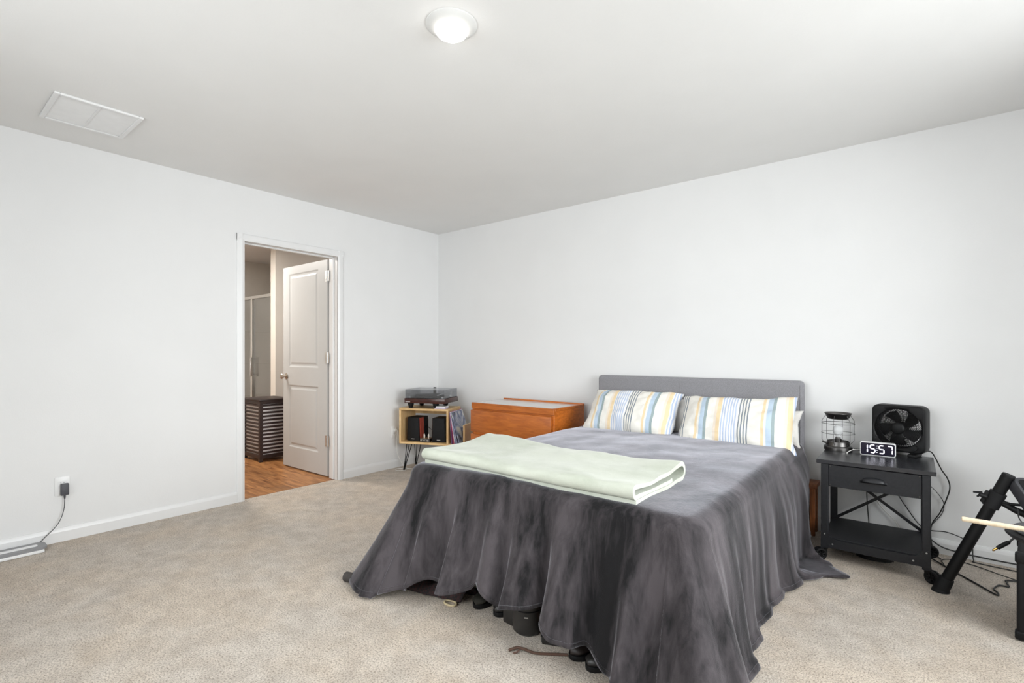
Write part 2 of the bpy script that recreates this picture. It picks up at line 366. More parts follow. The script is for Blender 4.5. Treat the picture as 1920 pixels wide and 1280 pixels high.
# shower enclosure
sh = thing('shower_enclosure', 'metal framed glass shower enclosure at the far end of the bathroom', 'shower', (-2.6, -.83, 0))
m = MB(); m.box(-.68, .56, -.018, .018, 1.845, 1.885, .004, 1); m.done('top_rail', M['chrome'], sh)
m = MB(); m.box(-.68, .56, -.02, .02, -.002, .07, .004, 1); m.done('bottom_rail', M['chrome'], sh)
m = MB(); m.box(-.01, .03, -.02, .02, .07, 1.845, .004, 1); m.done('post', M['chrome'], sh)
m = MB(); m.box(.54, .575, -.02, .02, .07, 1.845, .004, 1); m.done('post', M['chrome'], sh)
m = MB(); m.box(.036, .54, -.004, .004, .07, 1.845); m.done('glass_door', M['glass'], sh)
m = MB(); m.box(-.68, -.012, -.004, .004, .07, 1.845); m.done('glass_panel', M['glass'], sh)
m = MB(); m.box(.04, .06, -.05, -.03, .85, 1.1, .005, 2); m.box(.044, .056, -.031, -.003, .87, .885); m.box(.044, .056, -.031, -.003, 1.065, 1.08); m.done('handle', M['chrome'], sh)
# shower surround ledges (moulded wall panels)
m = MB()
for z in (.55, 1.0, 1.45): m.box(-3.3, -3.285, -.8, .6, z, z+.012, .003, 1)
struct(m.done('trim_3', M['shower'], smooth=0), 'moulded ledges on the shower wall')

# ------------------------------------------------------------------ door
dr = bpy.data.objects.new('door_1', None); COL.objects.link(dr); struct(dr, 'white two-panel door standing open into the bathroom')
dr.location = (-.158, -1.238, .012); dr.rotation_euler = (0, 0, math.radians(.6))
LW, LH, LT = .805, 2.005, .035      # local: x runs to -LW, front face y=0, thickness +y
leaf = MB()
px0, px1 = -.69, -.155
pz = ((.20, .82), (1.0, 1.93))
leaf.box(-LW, 0, .006, LT-.006, 0, LH)
for ya, yb in ((0, .0065), (LT-.0065, LT)):
    leaf.box(-LW, px0, ya, yb, 0, LH); leaf.box(px1, 0, ya, yb, 0, LH)
    for za, zb in ((0, pz[0][0]), (pz[0][1], pz[1][0]), (pz[1][1], LH)): leaf.box(px0, px1, ya, yb, za, zb)
leaf.done('leaf', M['door'], dr, smooth=0)
for za, zb in pz:
    for yy, sg in ((.0065, -1), (LT-.0065, 1)):
        m = MB()
        def ring(i, d): return [m.b.verts.new((x, yy+sg*d, z)) for x, z in ((px0+i, za+i), (px1-i, za+i), (px1-i, zb-i), (px0+i, zb-i))]
        R = [ring(0, .0065), ring(.012, .001), ring(.026, -.0004), ring(.045, .0055), ring(.05, .0055)]
        for A, B in zip(R, R[1:]):
            for k in range(4): m.b.faces.new((A[k], A[(k+1) % 4], B[(k+1) % 4], B[k]))
        m.b.faces.new(R[-1]); m.done('door_panel', M['door'], dr, smooth=0)
for yy, sg in ((0, -1), (LT, 1)):
    k = MB().lathe([(.026, 0), (.031, .002), (.031, .006), (.020, .010), (.011, .013), (.011, .030), (.020, .036), (.027, .046), (.027, .054), (.02, .062), (0, .064)], seg=24, mtx=Matrix.Translation((-LW+.065, yy, .905)) @ Matrix.Rotation(PI/2*(1 if sg < 0 else -1), 4, 'X')).done('door_knob', M['nickel'], dr)
    k['label'] = 'brushed nickel knob'
for z in (.275, 1.045, 1.80):
    m = MB(); m.cyl((.008, -.008, z), (.008, -.008, z+.1), .007, seg=12); m.cyl((.008, -.008, z-.006), (.008, -.008, z+.106), .004, seg=10)
    m.box(-.032, .004, -.0035, -.0005, z, z+.1); m.box(.011, .038, -.007, -.003, z, z+.1)
    for zz in (.02, .05, .08): m.cyl((-.022, -.005, z+zz), (-.022, -.0025, z+zz), .0035, seg=8)
    o = m.done('hinge', M['steel'], dr); o['label'] = 'satin metal butt hinge'

# ------------------------------------------------------------------ ceiling light and vent
cl = thing('ceiling_light', 'round white flush disc light glowing on the ceiling', 'light', (2.640, -2.385, H))
MB().lathe([(.062, -.024), (.067, -.024), (.097, -.006), (.100, -.003), (.100, 0)], seg=48).done('trim_ring', mat('lamp_trim', (.66, .655, .64), .5, noise_scale=20, vary=.02), cl)
ld = MB().lathe([(0, -.044), (.03, -.043), (.050, -.040), (.058, -.036), (.061, -.024)], seg=48).done('lens', mat('lamp_lens', (.9, .9, .9), .4, emit=(1, .97, .92), estr=14), cl); ld['label'] = 'glowing white lens'
vt = thing('ceiling_vent', 'white rectangular return air grille on the ceiling', 'vent', (.548, -3.08, H))
m = MB(); a, b, f = .205, .185, .022
for (x0, x1, y0, y1) in ((-a, a, -b, -b+f), (-a, a, b-f, b), (-a, -a+f, -b+f, b-f), (a-f, a, -b+f, b-f)): m.box(x0, x1, y0, y1, -.012, 0, .003, 1)
m.done('frame', M['white'], vt)
MB().box(-a+f, a-f, -.006, .006, -.009, -.001, .002, 1).done('divider', M['white'], vt)
MB().box(-a+f, a-f, -b+f, b-f, -.002, 0).done('backing', M['white'], vt, smooth=0)
m = MB(); x = -a+f+.006
while x < a-f-.008:
    for y0, y1 in ((-b+f, -.006), (.006, b-f)):
        m.prism([(x, -.007), (x+.002, -.007), (x+.0125, -.002), (x+.0105, -.002)], y0, y1, 'y')
    x += .0105
sl = m.done('slat', M['white'], vt, smooth=0); sl['kind'] = 'stuff'

# ------------------------------------------------------------------ wall outlets
def outlet(label, loc, used):
    o = thing('wall_outlet', label, 'outlet', loc)
    m = MB(); m.prism(rbox(.070, .115, .006, 3), 0, .005, 'x', bev=.001); m.done('cover_plate', M['white'], o)
    for z in (-.02, .02):
        r = MB(); r.prism(rbox(.034, .028, .009, 4, 0, z), .005, .007, 'x'); q = r.done('receptacle', M['white'], o)
        s = MB(); s.box(.0068, .0076, -.008, -.006, z-.001, z+.007); s.box(.0068, .0076, .006, .008, z-.001, z+.006); s.cyl((.0068, 0, z-.007), (.0076, 0, z-.007), .0025, seg=8); s.done('slot', M['black'], q)
    return o
outlet('white wall outlet with a charger, left of the doorway', (0, -3.112, .335), True)
outlet('white wall outlet beside the record stand, with a white plug', (0, -.60, .36), False)
ad = thing('power_adapter', 'dark grey plug-in power adapter in the left wall outlet', 'adapter', (.0078, -3.104, .318))
g = mat('adapter_plastic', rgb(74, 74, 80), .5, noise_scale=50, vary=.1)
MB().box(0, .028, -.019, .019, -.035, .035, .004, 2).done('body', g, ad)
MB().tube([(.014, 0, -.034), (.014, 0, -.052), (.014, .0, -.058)], [.006, .0045, .003], 10).done('strain_relief', g, ad)
cd = MB().tube(spline([(.014, 0, -.056), (.016, -.004, -.12), (.022, -.022, -.18), (.022, -.05, -.225), (.02, -.085, -.262), (.018, -.108, -.288), (.02, -.116, -.296)]), .0022, 6).done('power_cord', mat('grey_cord', rgb(70, 70, 72), .5, noise_scale=20, vary=.05), ad)
cd['label'] = 'thin grey cord'
# low slim device lying against baseboard
sd = thing('slim_device', 'flat white device with a rounded grey rim lying by the baseboard', 'device', (.1, -3.30, 0))
dev_w, x0, x1, ye = .13, -.078, .052, .102
MB().box(x0+.004, x1+.004, -.62, ye-.015, .001, .018, .004, 2).done('body', M['white'], sd)
m = MB(); outer = []; inner = []
ring_o = [(x0, -.62), (x0, ye-.035)]+[(x0+.035-.035*math.cos(a), ye-.035+.035*math.sin(a)) for a in [PI/2*k/6 for k in range(1, 7)]]+[(x1-.035+.035*math.sin(a), ye-.035+.035*math.cos(a)) for a in [PI/2*k/6 for k in range(0, 7)]]+[(x1, -.62)]
m.prism(ring_o, .018, .030, 'z'); o = m.done('rim', mat('grey_rim', rgb(140, 140, 142), .45, noise_scale=30, vary=.04), sd); o['label'] = 'grey rounded rim'
MB().prism([(x0+.052, -.61), (x0+.052, ye-.045), (x0+.057, ye-.038), (x1-.052, ye-.038), (x1-.045, ye-.045), (x1-.045, -.61)], .0302, .034, 'z').done('strip', M['white'], sd)

# ------------------------------------------------------------------ laundry hamper
hp = thing('laundry_hamper', 'dark brown slatted laundry hamper with white liner on the bathroom floor', 'hamper', (-1.285, -1.336, -.002))
HX, HY, HZ = -.40, .34, .655
for (x, y) in ((0, 0), (HX+.035, 0), (0, HY-.035), (HX+.035, HY-.035)):
    x1_ = x if x else -.035
    MB().box(min(x, x1_) if x == 0 else HX, 0 if x == 0 else HX+.035, y, y+.035, 0, HZ-.012, .003, 1).done('leg', M['espresso'], hp)
for k in range(14):
    z = .085+k*.0385
    for (xa, xb, ya, yb) in ((-.018, -.006, .035, HY-.035), (HX+.006, HX+.018, .035, HY-.035), (HX+.035, -.035, .006, .018), (HX+.035, -.035, HY-.018, HY-.006)):
        MB().box(xa, xb, ya, yb, z, z+.021, .002, 1).done('slat', M['espresso'], hp)
for (xa, xb, ya, yb) in ((-.022, -.003, .035, HY-.035), (HX+.003, HX+.022, .035, HY-.035), (HX+.035, -.035, .003, .022), (HX+.035, -.035, HY-.022, HY-.003)):
    MB().box(xa, xb, ya, yb, .035, .075, .002, 1).done('rail', M['espresso'], hp); MB().box(xa, xb, ya, yb, HZ-.045, HZ-.012, .002, 1).done('rail', M['espresso'], hp)
MB().box(HX-.006, .006, -.006, HY+.006, HZ-.012, HZ+.006, .004, 2).done('lid', M['espresso'], hp)
lb = MB(); lb.box(HX+.0195, -.0195, .0195, HY-.0195, .05, HZ-.03, .02, 3); o = lb.done('liner', mat('hamper_liner', (.88, .84, .83), .9, noise_scale=12, vary=.08, bump=.3), hp); o['label'] = 'white cloth liner showing between slats'

# ------------------------------------------------------------------ bed
BX0, BX1, BYF, BZ = 2.02, 3.52, -2.12, .575
bed = thing('bed', 'queen bed with grey upholstered headboard against the back wall', 'bed', (2.775, -.02, 0))
hb = MB(); hb.box(-.745, .745, -.085, 0, .10, .97, .03, 5); o = hb.done('headboard', M['head'], bed, smooth=50); o['label'] = 'grey woven fabric headboard'
sm_ = MB()
for x in (-.06,): sm_.tube([(x, -.0855, .5), (x, -.0855, .94)], .0018, 6)
sm_.done('seam', M['head'], o)
for x in (.727, -.727): MB().tube([(x, -.083, .2), (x, -.083, .94)], .003, 6).done('piping', M['head'], o)
for x in (-.70, .66): MB().box(x, x+.04, -.07, -.02, 0, .11, .003, 1).done('leg', M['blackm'], bed)
MB().box(-.735, .725, -2.07, -.092, .30, .555, .05, 4).done('mattress', M['mattress'], bed)
MB().box(-.73, .72, -2.05, -.092, .20, .295, .015, 3).done('bed_base', M['head'], bed)
for (x, y) in ((-.68, -1.98), (.62, -1.98), (-.68, -1.1), (.62, -1.1)): MB().box(x, x+.05, y, y+.05, 0, .2, .004, 1).done('leg', M['blackm'], bed)

# charcoal plush blanket draped over the bed
def build_blanket():
    RC = .10; E = .062
    # perimeter walk: right side (head -> foot), foot (right -> left), left side (foot -> head)
    segs = []
    N1, NC, N2 = 150, 46, 190
    for i in range(N1): t = i/N1; segs.append((Vector((BX1, -.115+t*(BYF+RC+.115))), Vector((1, 0)), 'R'))
    for i in range(NC): a = -PI/2*i/NC; segs.append((Vector((BX1-RC, BYF+RC))+RC*Vector((math.cos(a), math.sin(a))), Vector((math.cos(a), math.sin(a))), 'CR'))
    for i in range(N2): t = i/N2; segs.append((Vector((BX1-RC+t*(BX0-BX1+2*RC), BYF)), Vector((0, -1)), 'F'))
    for i in range(NC): a = -PI/2-PI/2*i/NC; segs.append((Vector((BX0+RC, BYF+RC))+RC*Vector((math.cos(a), math.sin(a))), Vector((math.cos(a), math.sin(a))), 'CL'))
    for i in range(N1+1): t = i/N1; segs.append((Vector((BX0, BYF+RC+t*(-.115-BYF-RC))), Vector((-1, 0)), 'L'))
    nR, nF = N1, N1+NC
    dR = [(-2.02, .125), (-1.88, .09), (-1.7, .06), (-1.5, .04), (-1.2, .05), (-.95, .10), (-.82, .17), (-.72, .285), (-.64, .20), (-.5, .10), (-.3, .055), (-.115, .02)]
    zR = [(-2.02, .012), (-.9, .012), (-.64, .012), (-.45, .03), (-.3, .06), (-.115, .20)]
    dF = [(2.12, .27), (2.25, .16), (2.4, .12), (2.52, .15), (2.66, .09), (2.76, .15), (2.95, .11), (3.05, .15), (3.2, .13), (3.42, .16)]
    zF = [(2.12, .02), (2.22, .06), (2.36, .115), (2.50, .11), (2.66, .175), (2.74, .12), (2.93, .170), (3.0, .14), (3.05, .11), (3.15, .10), (3.24, .06), (3.42, .03)]
    m = MB(); cols = []
    NT, NE, NS = 22, 9, 40
    arc = 0; prev = None
    for idx, (p, n, tg) in enumerate(segs):
        if prev is not None: arc += (p-prev).length
        if tg in ('CR', 'CL'): arc += .16/NC
        prev = p
        if tg == 'R': d, zh = interp(dR, p.y), interp(zR, p.y)
        elif tg == 'F': d, zh = interp(dF, p.x), interp(zF, p.x)
        elif tg == 'CR':
            k = (idx-nR)/NC; d = .125*(1-k)+.16*k+.07*math.sin(PI*k); zh = .012+.018*k
        elif tg == 'CL':
            k = (idx-nF-N2)/NC; d = .27*(1-k)+.12*k+.09*math.sin(PI*k)**2; zh = .012+.02*k
        else: d, zh = .10, .05
        tg_in = Vector((p.x, p.y))
        sp = Vector((2.77, max(min(p.y, -.115), -1.35)))
        col = []
        def top_z(x, y):
            w = 0
            z = BZ + .006*noise.noise((x*3, y*3, 1.3)) + .004*noise.noise((x*9, y*5, 4)) + .02*ss(-1.5, -.6, y)*0
            z += .012*(1-((x-2.77)/.76)**2)
            return z
        pin = p-n*E
        # wrinkles near the foot: ridges crossing the edge
        ridge = 0
        for j in range(NT):
            t = j/NT; q = sp.lerp(pin, t); col.append(Vector((q.x, q.y, top_z(q.x, q.y))))
        zt = top_z(pin.x, pin.y)
        for j in range(NE):
            a = PI/2*j/NE
            q = pin+n*(E*math.sin(a)); col.append(Vector((q.x, q.y, zt-E*(1-math.cos(a)))))
        z0 = zt-E
        # folds
        u = arc
        tang = Vector((-n.y, n.x))
        for j in range(NS+1):
            s = j/NS
            fl = s**1.25
            amp_s = ss(0, .55, s)
            w1 = math.sin(u*2*PI/.21+2.2*noise.noise((u*1.7, 0, 3))+.5*s)
            w2 = math.sin(u*2*PI/.105+3*noise.noise((u*2.3, 5, 3))+1.2*s)
            amp = {'R': .012, 'CR': .011, 'F': .032, 'CL': .02, 'L': .02}[tg]
            if tg == 'R': amp = .007+.007*ss(-1.3, -2.0, p.y)
            fold = amp*amp_s*(w1+.35*w2)*(.55+.45*s)
            bul = .02*math.sin(PI*min(1, s*1.25))*(1 if tg == 'R' else .4)
            if tg == 'R': bul += .045*math.sin(PI*s**.8)*math.exp(-((p.y+.5)/.35)**2)
            off = d*fl+fold+bul*(1-s)
            sz = s
            if tg == 'R' and d > .08:      # corner of the blanket lies flat on the carpet
                k_ = ss(.08, .2, d); off += -d*fl*k_+k_*(.08*fl+(d-.08)*max(0, (s-.84)/.16)); sz = s+(min(1, s/.84)-s)*k_
            if tg in ('CR',):   # folded cone at the near foot corner
                k = (idx-nR)/NC; off += .014*math.sin(k*PI*4)*s
            z = z0+(zh-z0)*sz
            if zh < .015 and s > .93: off += (s-.93)*.25
            shift = (.005 if tg in ('R', 'CR') else .018)*s*math.sin(u*2*PI/.17+1)
            q = p+n*off+tang*shift
            z += .005*noise.noise((u*6, s*5, 8))
            col.append(Vector((q.x, q.y, max(z, .004))))
        cols.append(col)
    V = [[m.b.verts.new(c) for c in col] for col in cols]
    for A, B in zip(V, V[1:]):
        for j in range(len(A)-1):
            m.b.faces.new((A[j], B[j], B[j+1], A[j+1]))
    bmesh.ops.remove_doubles(m.b, verts=m.b.verts, dist=.0004)
    o = m.done('plush_blanket', M['plush'], smooth=180)
    sol = o.modifiers.new('thick', 'SOLIDIFY'); sol.thickness = .007; sol.offset = 1
    return o, cols
blanket, bcols = build_blanket()
tag(blanket, 'charcoal grey plush blanket draped over the bed to the floor', 'blanket')
# hem stitching line (child part)
hm = MB()
segp = []
for i, c in enumerate(bcols):
    L = c[-1]-c[-2]
    t = (bcols[min(i+1, len(bcols)-1)][-2]-bcols[max(i-1, 0)][-2]); out = t.cross(L); 
    if out.length < 1e-9: continue
    out.normalize()
    ctr = Vector((2.77, -1.0, c[-2].z))
    if out.dot(c[-2]-ctr) < 0: out = -out
    segp.append(c[-2]*.6+c[-3]*.4+out*.0078)
hm.tube(segp, .0012, 5)
o = hm.done('hem_seam', M['plush'], blanket, smooth=180); o['label'] = 'stitched seam along the hem'

# folded mint blanket near the foot
def folded():
    x0, x1 = 2.125, 3.272
    yb, yf = -1.565, -2.075
    zb = .597
    # thick cloth centreline in (y, z): bottom layer -> loop at back -> top layer -> fold at front -> middle layer
    th = .017
    def L(*p): return p
    path = []
    ys = lambda a, b, n: [a+(b-a)*k/n for k in range(n)]
    for y in ys(yf+.02, yb-.03, 14): path.append((y, zb))
    for k in range(9): a = -PI/2+PI*k/8; path.append((yb-.03+.030*math.cos(a), zb+.028+.028*math.sin(a)))
    for y in ys(yb-.05, yf+.028, 14): path.append((y, zb+.056-.0*0))
    for k in range(7): a = PI/2+PI*k/6; path.append((yf+.022+.019*math.cos(a), zb+.037+.019*math.sin(a)))
    for y in ys(yf+.05, yb-.11, 10): path.append((y, zb+.019))
    path = [Vector((p[0], p[1])) for p in path]
    n = len(path)
    def nrm(i):
        d = path[min(i+1, n-1)]-path[max(i-1, 0)]; d.normalize(); return Vector((-d.y, d.x))
    outl = [path[i]+nrm(i)*th/2 for i in range(n)]+[path[n-1-i]-nrm(n-1-i)*th/2 for i in range(n)]
    m = MB(); NX = 90; rings = []
    for i in range(NX+1):
        t = i/NX; x = x0+(x1-x0)*t
        r = []
        for q in outl:
            y, z = q
            fy = (y-yf)/(yb-yf)
            lift = (z-zb)/.056
            dx = .012*noise.noise((y*6, z*12, 2))*(1 if t > .5 else -1)+(.03*(fy-.5)*(1-t))
            hump = .022*math.exp(-((t-.08)/.2)**2)*ss(.5, 1, fy)*lift + .012*math.exp(-((t-1)/.12)**2)*ss(.6, 1, fy)*lift
            sag = -.010*lift*math.sin(PI*max(0, min(1, fy)))*(.5+.5*noise.noise((t*3, fy*2, 5)))
            zz = z+hump+sag+lift*(.009*noise.noise((x*4, y*5, 7))+.004*noise.noise((x*11, y*8, 9)))
            yy = y+.012*noise.noise((x*2.2, 3, 1))+.006*noise.noise((x*7, z*9, 1))+.02*(t-.5)*-.6
            r.append(m.b.verts.new((x+dx, yy, max(zz, BZ+.012))))
        rings.append(r)
    K = len(outl)
    for A, B in zip(rings, rings[1:]):
        for k in range(K): m.b.faces.new((A[k], B[k], B[(k+1) % K], A[(k+1) % K]))
    for r in (rings[0], rings[-1]):
        for k in range(n-1):
            m.b.faces.new((r[k], r[k+1], r[K-2-k], r[K-1-k]))
    return m.done('folded_blanket', M['mint'], smooth=60)
tag(folded(), 'folded pale mint green fleece blanket lying across the foot of the bed', 'blanket')

# pillows
def pillow(name, label, w, h, th, loc, rot, m, group, seed, flat=False):
    mb = MB(); NU, NV = 56, 36
    uvs = {}
    def surf(sgn):
        V = []
        for i in range(NU+1):
            r = []
            for j in range(NV+1):
                a, b = i/NU*2-1, j/NV*2-1
                prof = max(0, (1-abs(a)**2.6))**.55*max(0, (1-abs(b)**2.4))**.55
                pinch = 1-.05*(1-abs(b)**2)*abs(a)**3+.035*noise.noise((b*2.2, seed, a*.5))*abs(a)**2
                pinch2 = 1-.07*(1-abs(a)**2)*abs(b)**3+.09*noise.noise((a*2.4, seed+4, b*.5))*abs(b)**2
                x = a*w/2*pinch; y = b*h/2*pinch2
                z = sgn*th/2*prof*(1+.18*noise.noise((a*1.6+seed, b*1.6, sgn)))
                wr = .010*noise.noise((a*4+seed, b*3, 3))+.006*noise.noise((a*9, b*8+seed, 9))
                z += sgn*wr*min(1, prof*3)
                z += .022*noise.noise((a*1.4, seed, b*1.4))
                v = mb.b.verts.new((x, y, z)); uvs[v] = (x+seed*.0+sgn*0, y); r.append(v)
            V.append(r)
        for i in range(NU):
            for j in range(NV): mb.b.faces.new((V[i][j], V[i+1][j], V[i+1][j+1], V[i][j+1]))
    surf(1); surf(-1)
    lay = mb.b.loops.layers.uv.new('cloth')
    for f in mb.b.faces:
        for l in f.loops: l[lay].uv = uvs[l.vert]
    bmesh.ops.remove_doubles(mb.b, verts=mb.b.verts, dist=.0008)
    o = mb.done(name, m, smooth=180); o.location = loc; o.rotation_euler = rot
    return tag(o, label, 'pillow', group)
pillow('pillow', 'striped pillow leaning on the headboard, nearer the wooden dresser', .69, .40, .21, (2.44, -.34, .705), (math.radians(50), 0, math.radians(2)), stripes_mat('striped_cotton', .72), 'striped pillows', 1.0)
pillow('pillow', 'striped pillow leaning on the headboard, nearer the black nightstand', .71, .38, .21, (3.165, -.345, .695), (math.radians(58), math.radians(-1), math.radians(2)), stripes_mat('striped_cotton_b', .63), 'striped pillows', 4.4)
wp = mat('white_cotton', (.72, .70, .67), .9, noise_scale=18, vary=.06, bump=.3)
pillow('pillow', 'off-white pillow tucked behind the striped one by the dresser', .74, .30, .13, (2.53, -.20, .675), (math.radians(70), 0, 0), wp, 'white back pillows', 7.7)
pillow('pillow', 'off-white pillow tucked behind the striped one by the nightstand', .735, .25, .11, (3.16, -.19, .67), (math.radians(70), 0, 0), wp, 'white back pillows', 9.1)

# ------------------------------------------------------------------ dresser
ds = thing('dresser', 'orange-brown wooden chest of drawers with a pale glossy top, left of the bed', 'dresser', (1.015, -.545, 0))
DW, DD, DHH = .875, .465, .715
MB().box(0, .02, .012, DD, 0, DHH-.018, .002, 1).done('side_panel', M['cherry'], ds)
MB().box(DW-.02, DW, .012, DD, 0, DHH-.018, .002, 1).done('side_panel', M['cherry'], ds)
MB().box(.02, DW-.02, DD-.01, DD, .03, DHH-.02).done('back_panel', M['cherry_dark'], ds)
MB().box(-.002, DW+.002, 0, .022, DHH-.05, DHH-.001, .002, 1).done('front_rail', M['cherry'], ds)
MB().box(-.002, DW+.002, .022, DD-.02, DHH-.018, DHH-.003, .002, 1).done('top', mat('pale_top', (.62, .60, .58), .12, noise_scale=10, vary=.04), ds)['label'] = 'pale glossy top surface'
MB().box(-.002, DW+.002, DD-.02, DD+.003, DHH-.018, DHH+.008, .003, 2).done('back_lip', M['cherry'], ds)
MB().box(DW-.02, DW+.004, .02, DD-.02, DHH-.022, DHH+.0005, .002, 1).done('edge_strip', M['cherry'], ds)
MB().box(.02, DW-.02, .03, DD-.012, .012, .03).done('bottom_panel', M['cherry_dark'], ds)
for k in range(3):
    z1_ = DHH-.064-k*.212
    o = MB().box(-.004, DW-.02, -.008, .012, z1_-.192, z1_-.0, .004, 2).done('drawer', M['cherry'], ds)
    MB().box(.02, DW-.02, .013, .022, z1_-.001, z1_+.02).done('drawer_rail', M['cherry'], ds)
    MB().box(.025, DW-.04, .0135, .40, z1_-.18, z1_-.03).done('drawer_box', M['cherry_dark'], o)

# ------------------------------------------------------------------ record stand in the corner
SZ0, SZ1 = .263, .612
rs = thing('record_stand', 'pine record player stand on black hairpin legs in the room corner', 'stand', (.13, -.64, 0), math.radians(23))
MB().box(0, .69, 0, .32, SZ0, SZ0+.020, .002, 1).done('bottom_board', M['pine'], rs)
MB().box(0, .52, 0, .32, SZ1-.02, SZ1, .002, 1).done('top_board', M['pine'], rs)
MB().box(0, .02, 0, .32, SZ0+.02, SZ1-.02, .002, 1).done('side_board', M['pine'], rs)
MB().box(.50, .52, 0, .32, SZ0+.02, SZ1-.02, .002, 1).done('divider', M['pine'], rs)
MB().box(.67, .69, 0, .32, SZ0+.02, SZ0+.205, .002, 1).done('low_side_board', M['pine'], rs)
MB().box(.02, .50, .305, .32, SZ1-.085, SZ1-.02, .002, 1).done('back_board', M['pine'], rs)
for (x, y, sx, sy) in ((.06, .05, -1, -1), (.06, .27, -1, 1), (.63, .05, 1, -1), (.63, .27, 1, 1)):
    m = MB(); f_ = Vector((x+sx*.022, y+sy*.02, .006))
    for (dx, dy) in ((0, 0), (-sx*.055, 0), (0, -sy*.055)):
        m.tube([(x+dx, y+dy, SZ0), f_+Vector((dx*.12, dy*.12, 0))], .0042, 8)
    m.box(min(x, x-sx*.06)-.006, max(x, x-sx*.06)+.006, min(y, y-sy*.06)-.006, max(y, y-sy*.06)+.006, SZ0-.003, SZ0)
    lg = m.done('hairpin_leg', M['black'], rs)
    MB().lathe([(0, 0), (.009, 0), (.009, .012), (.006, .018), (0, .018)], (f_.x, f_.y, 0), 12).done('foot', M['black'], lg)
S = rs.matrix_basis.copy()
def on_stand(x, y, z):
    a = math.radians(23); return (.13+x*math.cos(a)-y*math.sin(a), -.64+x*math.sin(a)+y*math.cos(a), z)
RZ = math.radians(23)
def speaker(label, x, y, rz, red):
    s = thing('speaker', label, 'speaker', on_stand(x, y, SZ0+.02), RZ+rz, 'bookshelf speakers on the record stand')
    w_, d_, h_ = .145, .175, .235
    # slanted cabinet
    m = MB(); m.prism([(-w_/2, 0.0), (w_/2, 0.0), (w_/2-.008, h_), (-w_/2+.008, h_)], 0.014, d_, 'y', bev=.003); m.done('cabinet', M['black'], s)
    m = MB(); m.prism([(-w_/2+.003, .003), (w_/2-.003, .003), (w_/2-.011, h_-.003), (-w_/2+.011, h_-.003)], 0, .0138, 'y', bev=.004); m.done('grille', M['blackm'], s)
    MB().box(-.018, .018, -.0022, -.0002, .020, .026, .0008, 1).done('badge', mat('badge_silver', (.7, .7, .7), .3, .6), s)
    for sg in ((1, -1) if red else (-1,)):
        m = MB(); m.prism([(sg*(w_/2+.0005), .004), (sg*(w_/2+.0075), .004), (sg*(w_/2-.0005), h_-.004), (sg*(w_/2-.0075), h_-.004)], .016, d_*(.5 if red and sg > 0 else 1)-.004, 'y'); sp = m.done('wood_side', M['redwood'] if (red and sg > 0) else M['walnut'], s)
    if red:
        m = MB(); m.box(w_/2-.002, w_/2+.004, d_*.5, d_-.01, .02, h_-.03, .002, 1); p_ = m.done('control_panel', M['black'], s)
        for z in (.06, .10, .14): MB().cyl((w_/2+.003, d_*.7, z), (w_/2+.012, d_*.7, z), .009, .008, 14).done('knob', M['black'], p_)
    return s
speaker('black bookshelf speaker with a red wood side, beside the stand\'s left board', .125, .05, math.radians(-6), True)
speaker('black bookshelf speaker standing against the divider near the records', .40, .045, math.radians(1), False)
an = thing('antenna', 'short black stick antenna standing up behind the right speaker', 'antenna', on_stand(.425, .245, SZ0+.02), RZ)
MB().tube([(0, 0, 0), (0, 0, .19), (.012, 0, .215), (.026, 0, .28)], [.012, .006, .006, .006], 10).done('rod', M['black'], an); MB().lathe([(0, 0), (.022, 0), (.022, .008), (.012, .014), (0, .014)], seg=18).done('base', M['black'], an)
amp_ = thing('tube_preamp', 'small black preamp with two clear tubes between the speakers', 'amplifier', on_stand(.262, .03, SZ0+.02), RZ)
MB().box(-.05, .05, 0, .085, .004, .034, .003, 1).done('case', M['black'], amp_)
MB().box(-.051, .051, -.004, 0, .004, .035, .001, 1).done('front_plate', M['gun'], amp_)
MB().box(-.05, .05, .002, .085, .034, .037, .001, 1).done('top_plate', mat('copper_plate', rgb(170, 140, 110), .35, .8, noise_scale=30, vary=.2), amp_)
for x in (-.022, .024):
    t_ = MB().lathe([(.008, .037), (.0085, .040), (.0085, .064), (.006, .072), (.002, .076), (0, .077)], (x, .035, 0), 14).done('tube', mat('tube_glass', (.75, .68, .6), .15, noise_scale=40, vary=.3), amp_)
    MB().cyl((x, .035, .0365), (x, .035, .045), .0095, seg=14).done('socket', M['chrome'], t_)
for x in (-.033, 0, .033): MB().cyl((x, -.004, .019), (x, -.016, .019), .008, .007, 14).done('knob', M['chrome'], amp_)
for x in (-.04, .04):
    MB().cyl((x, .04, 0), (x, .04, .0045), .008, seg=12).done('foot', M['black'], amp_)
sc_ = MB().tube([on_stand(.2, .2, .42), on_stand(.26, .18, .385), on_stand(.31, .19, .365), on_stand(.345, .2, .35)], .003, 6).done('audio_cable', M['cable']); tag(sc_, 'black audio cable strung between the two bookshelf speakers', 'cable')

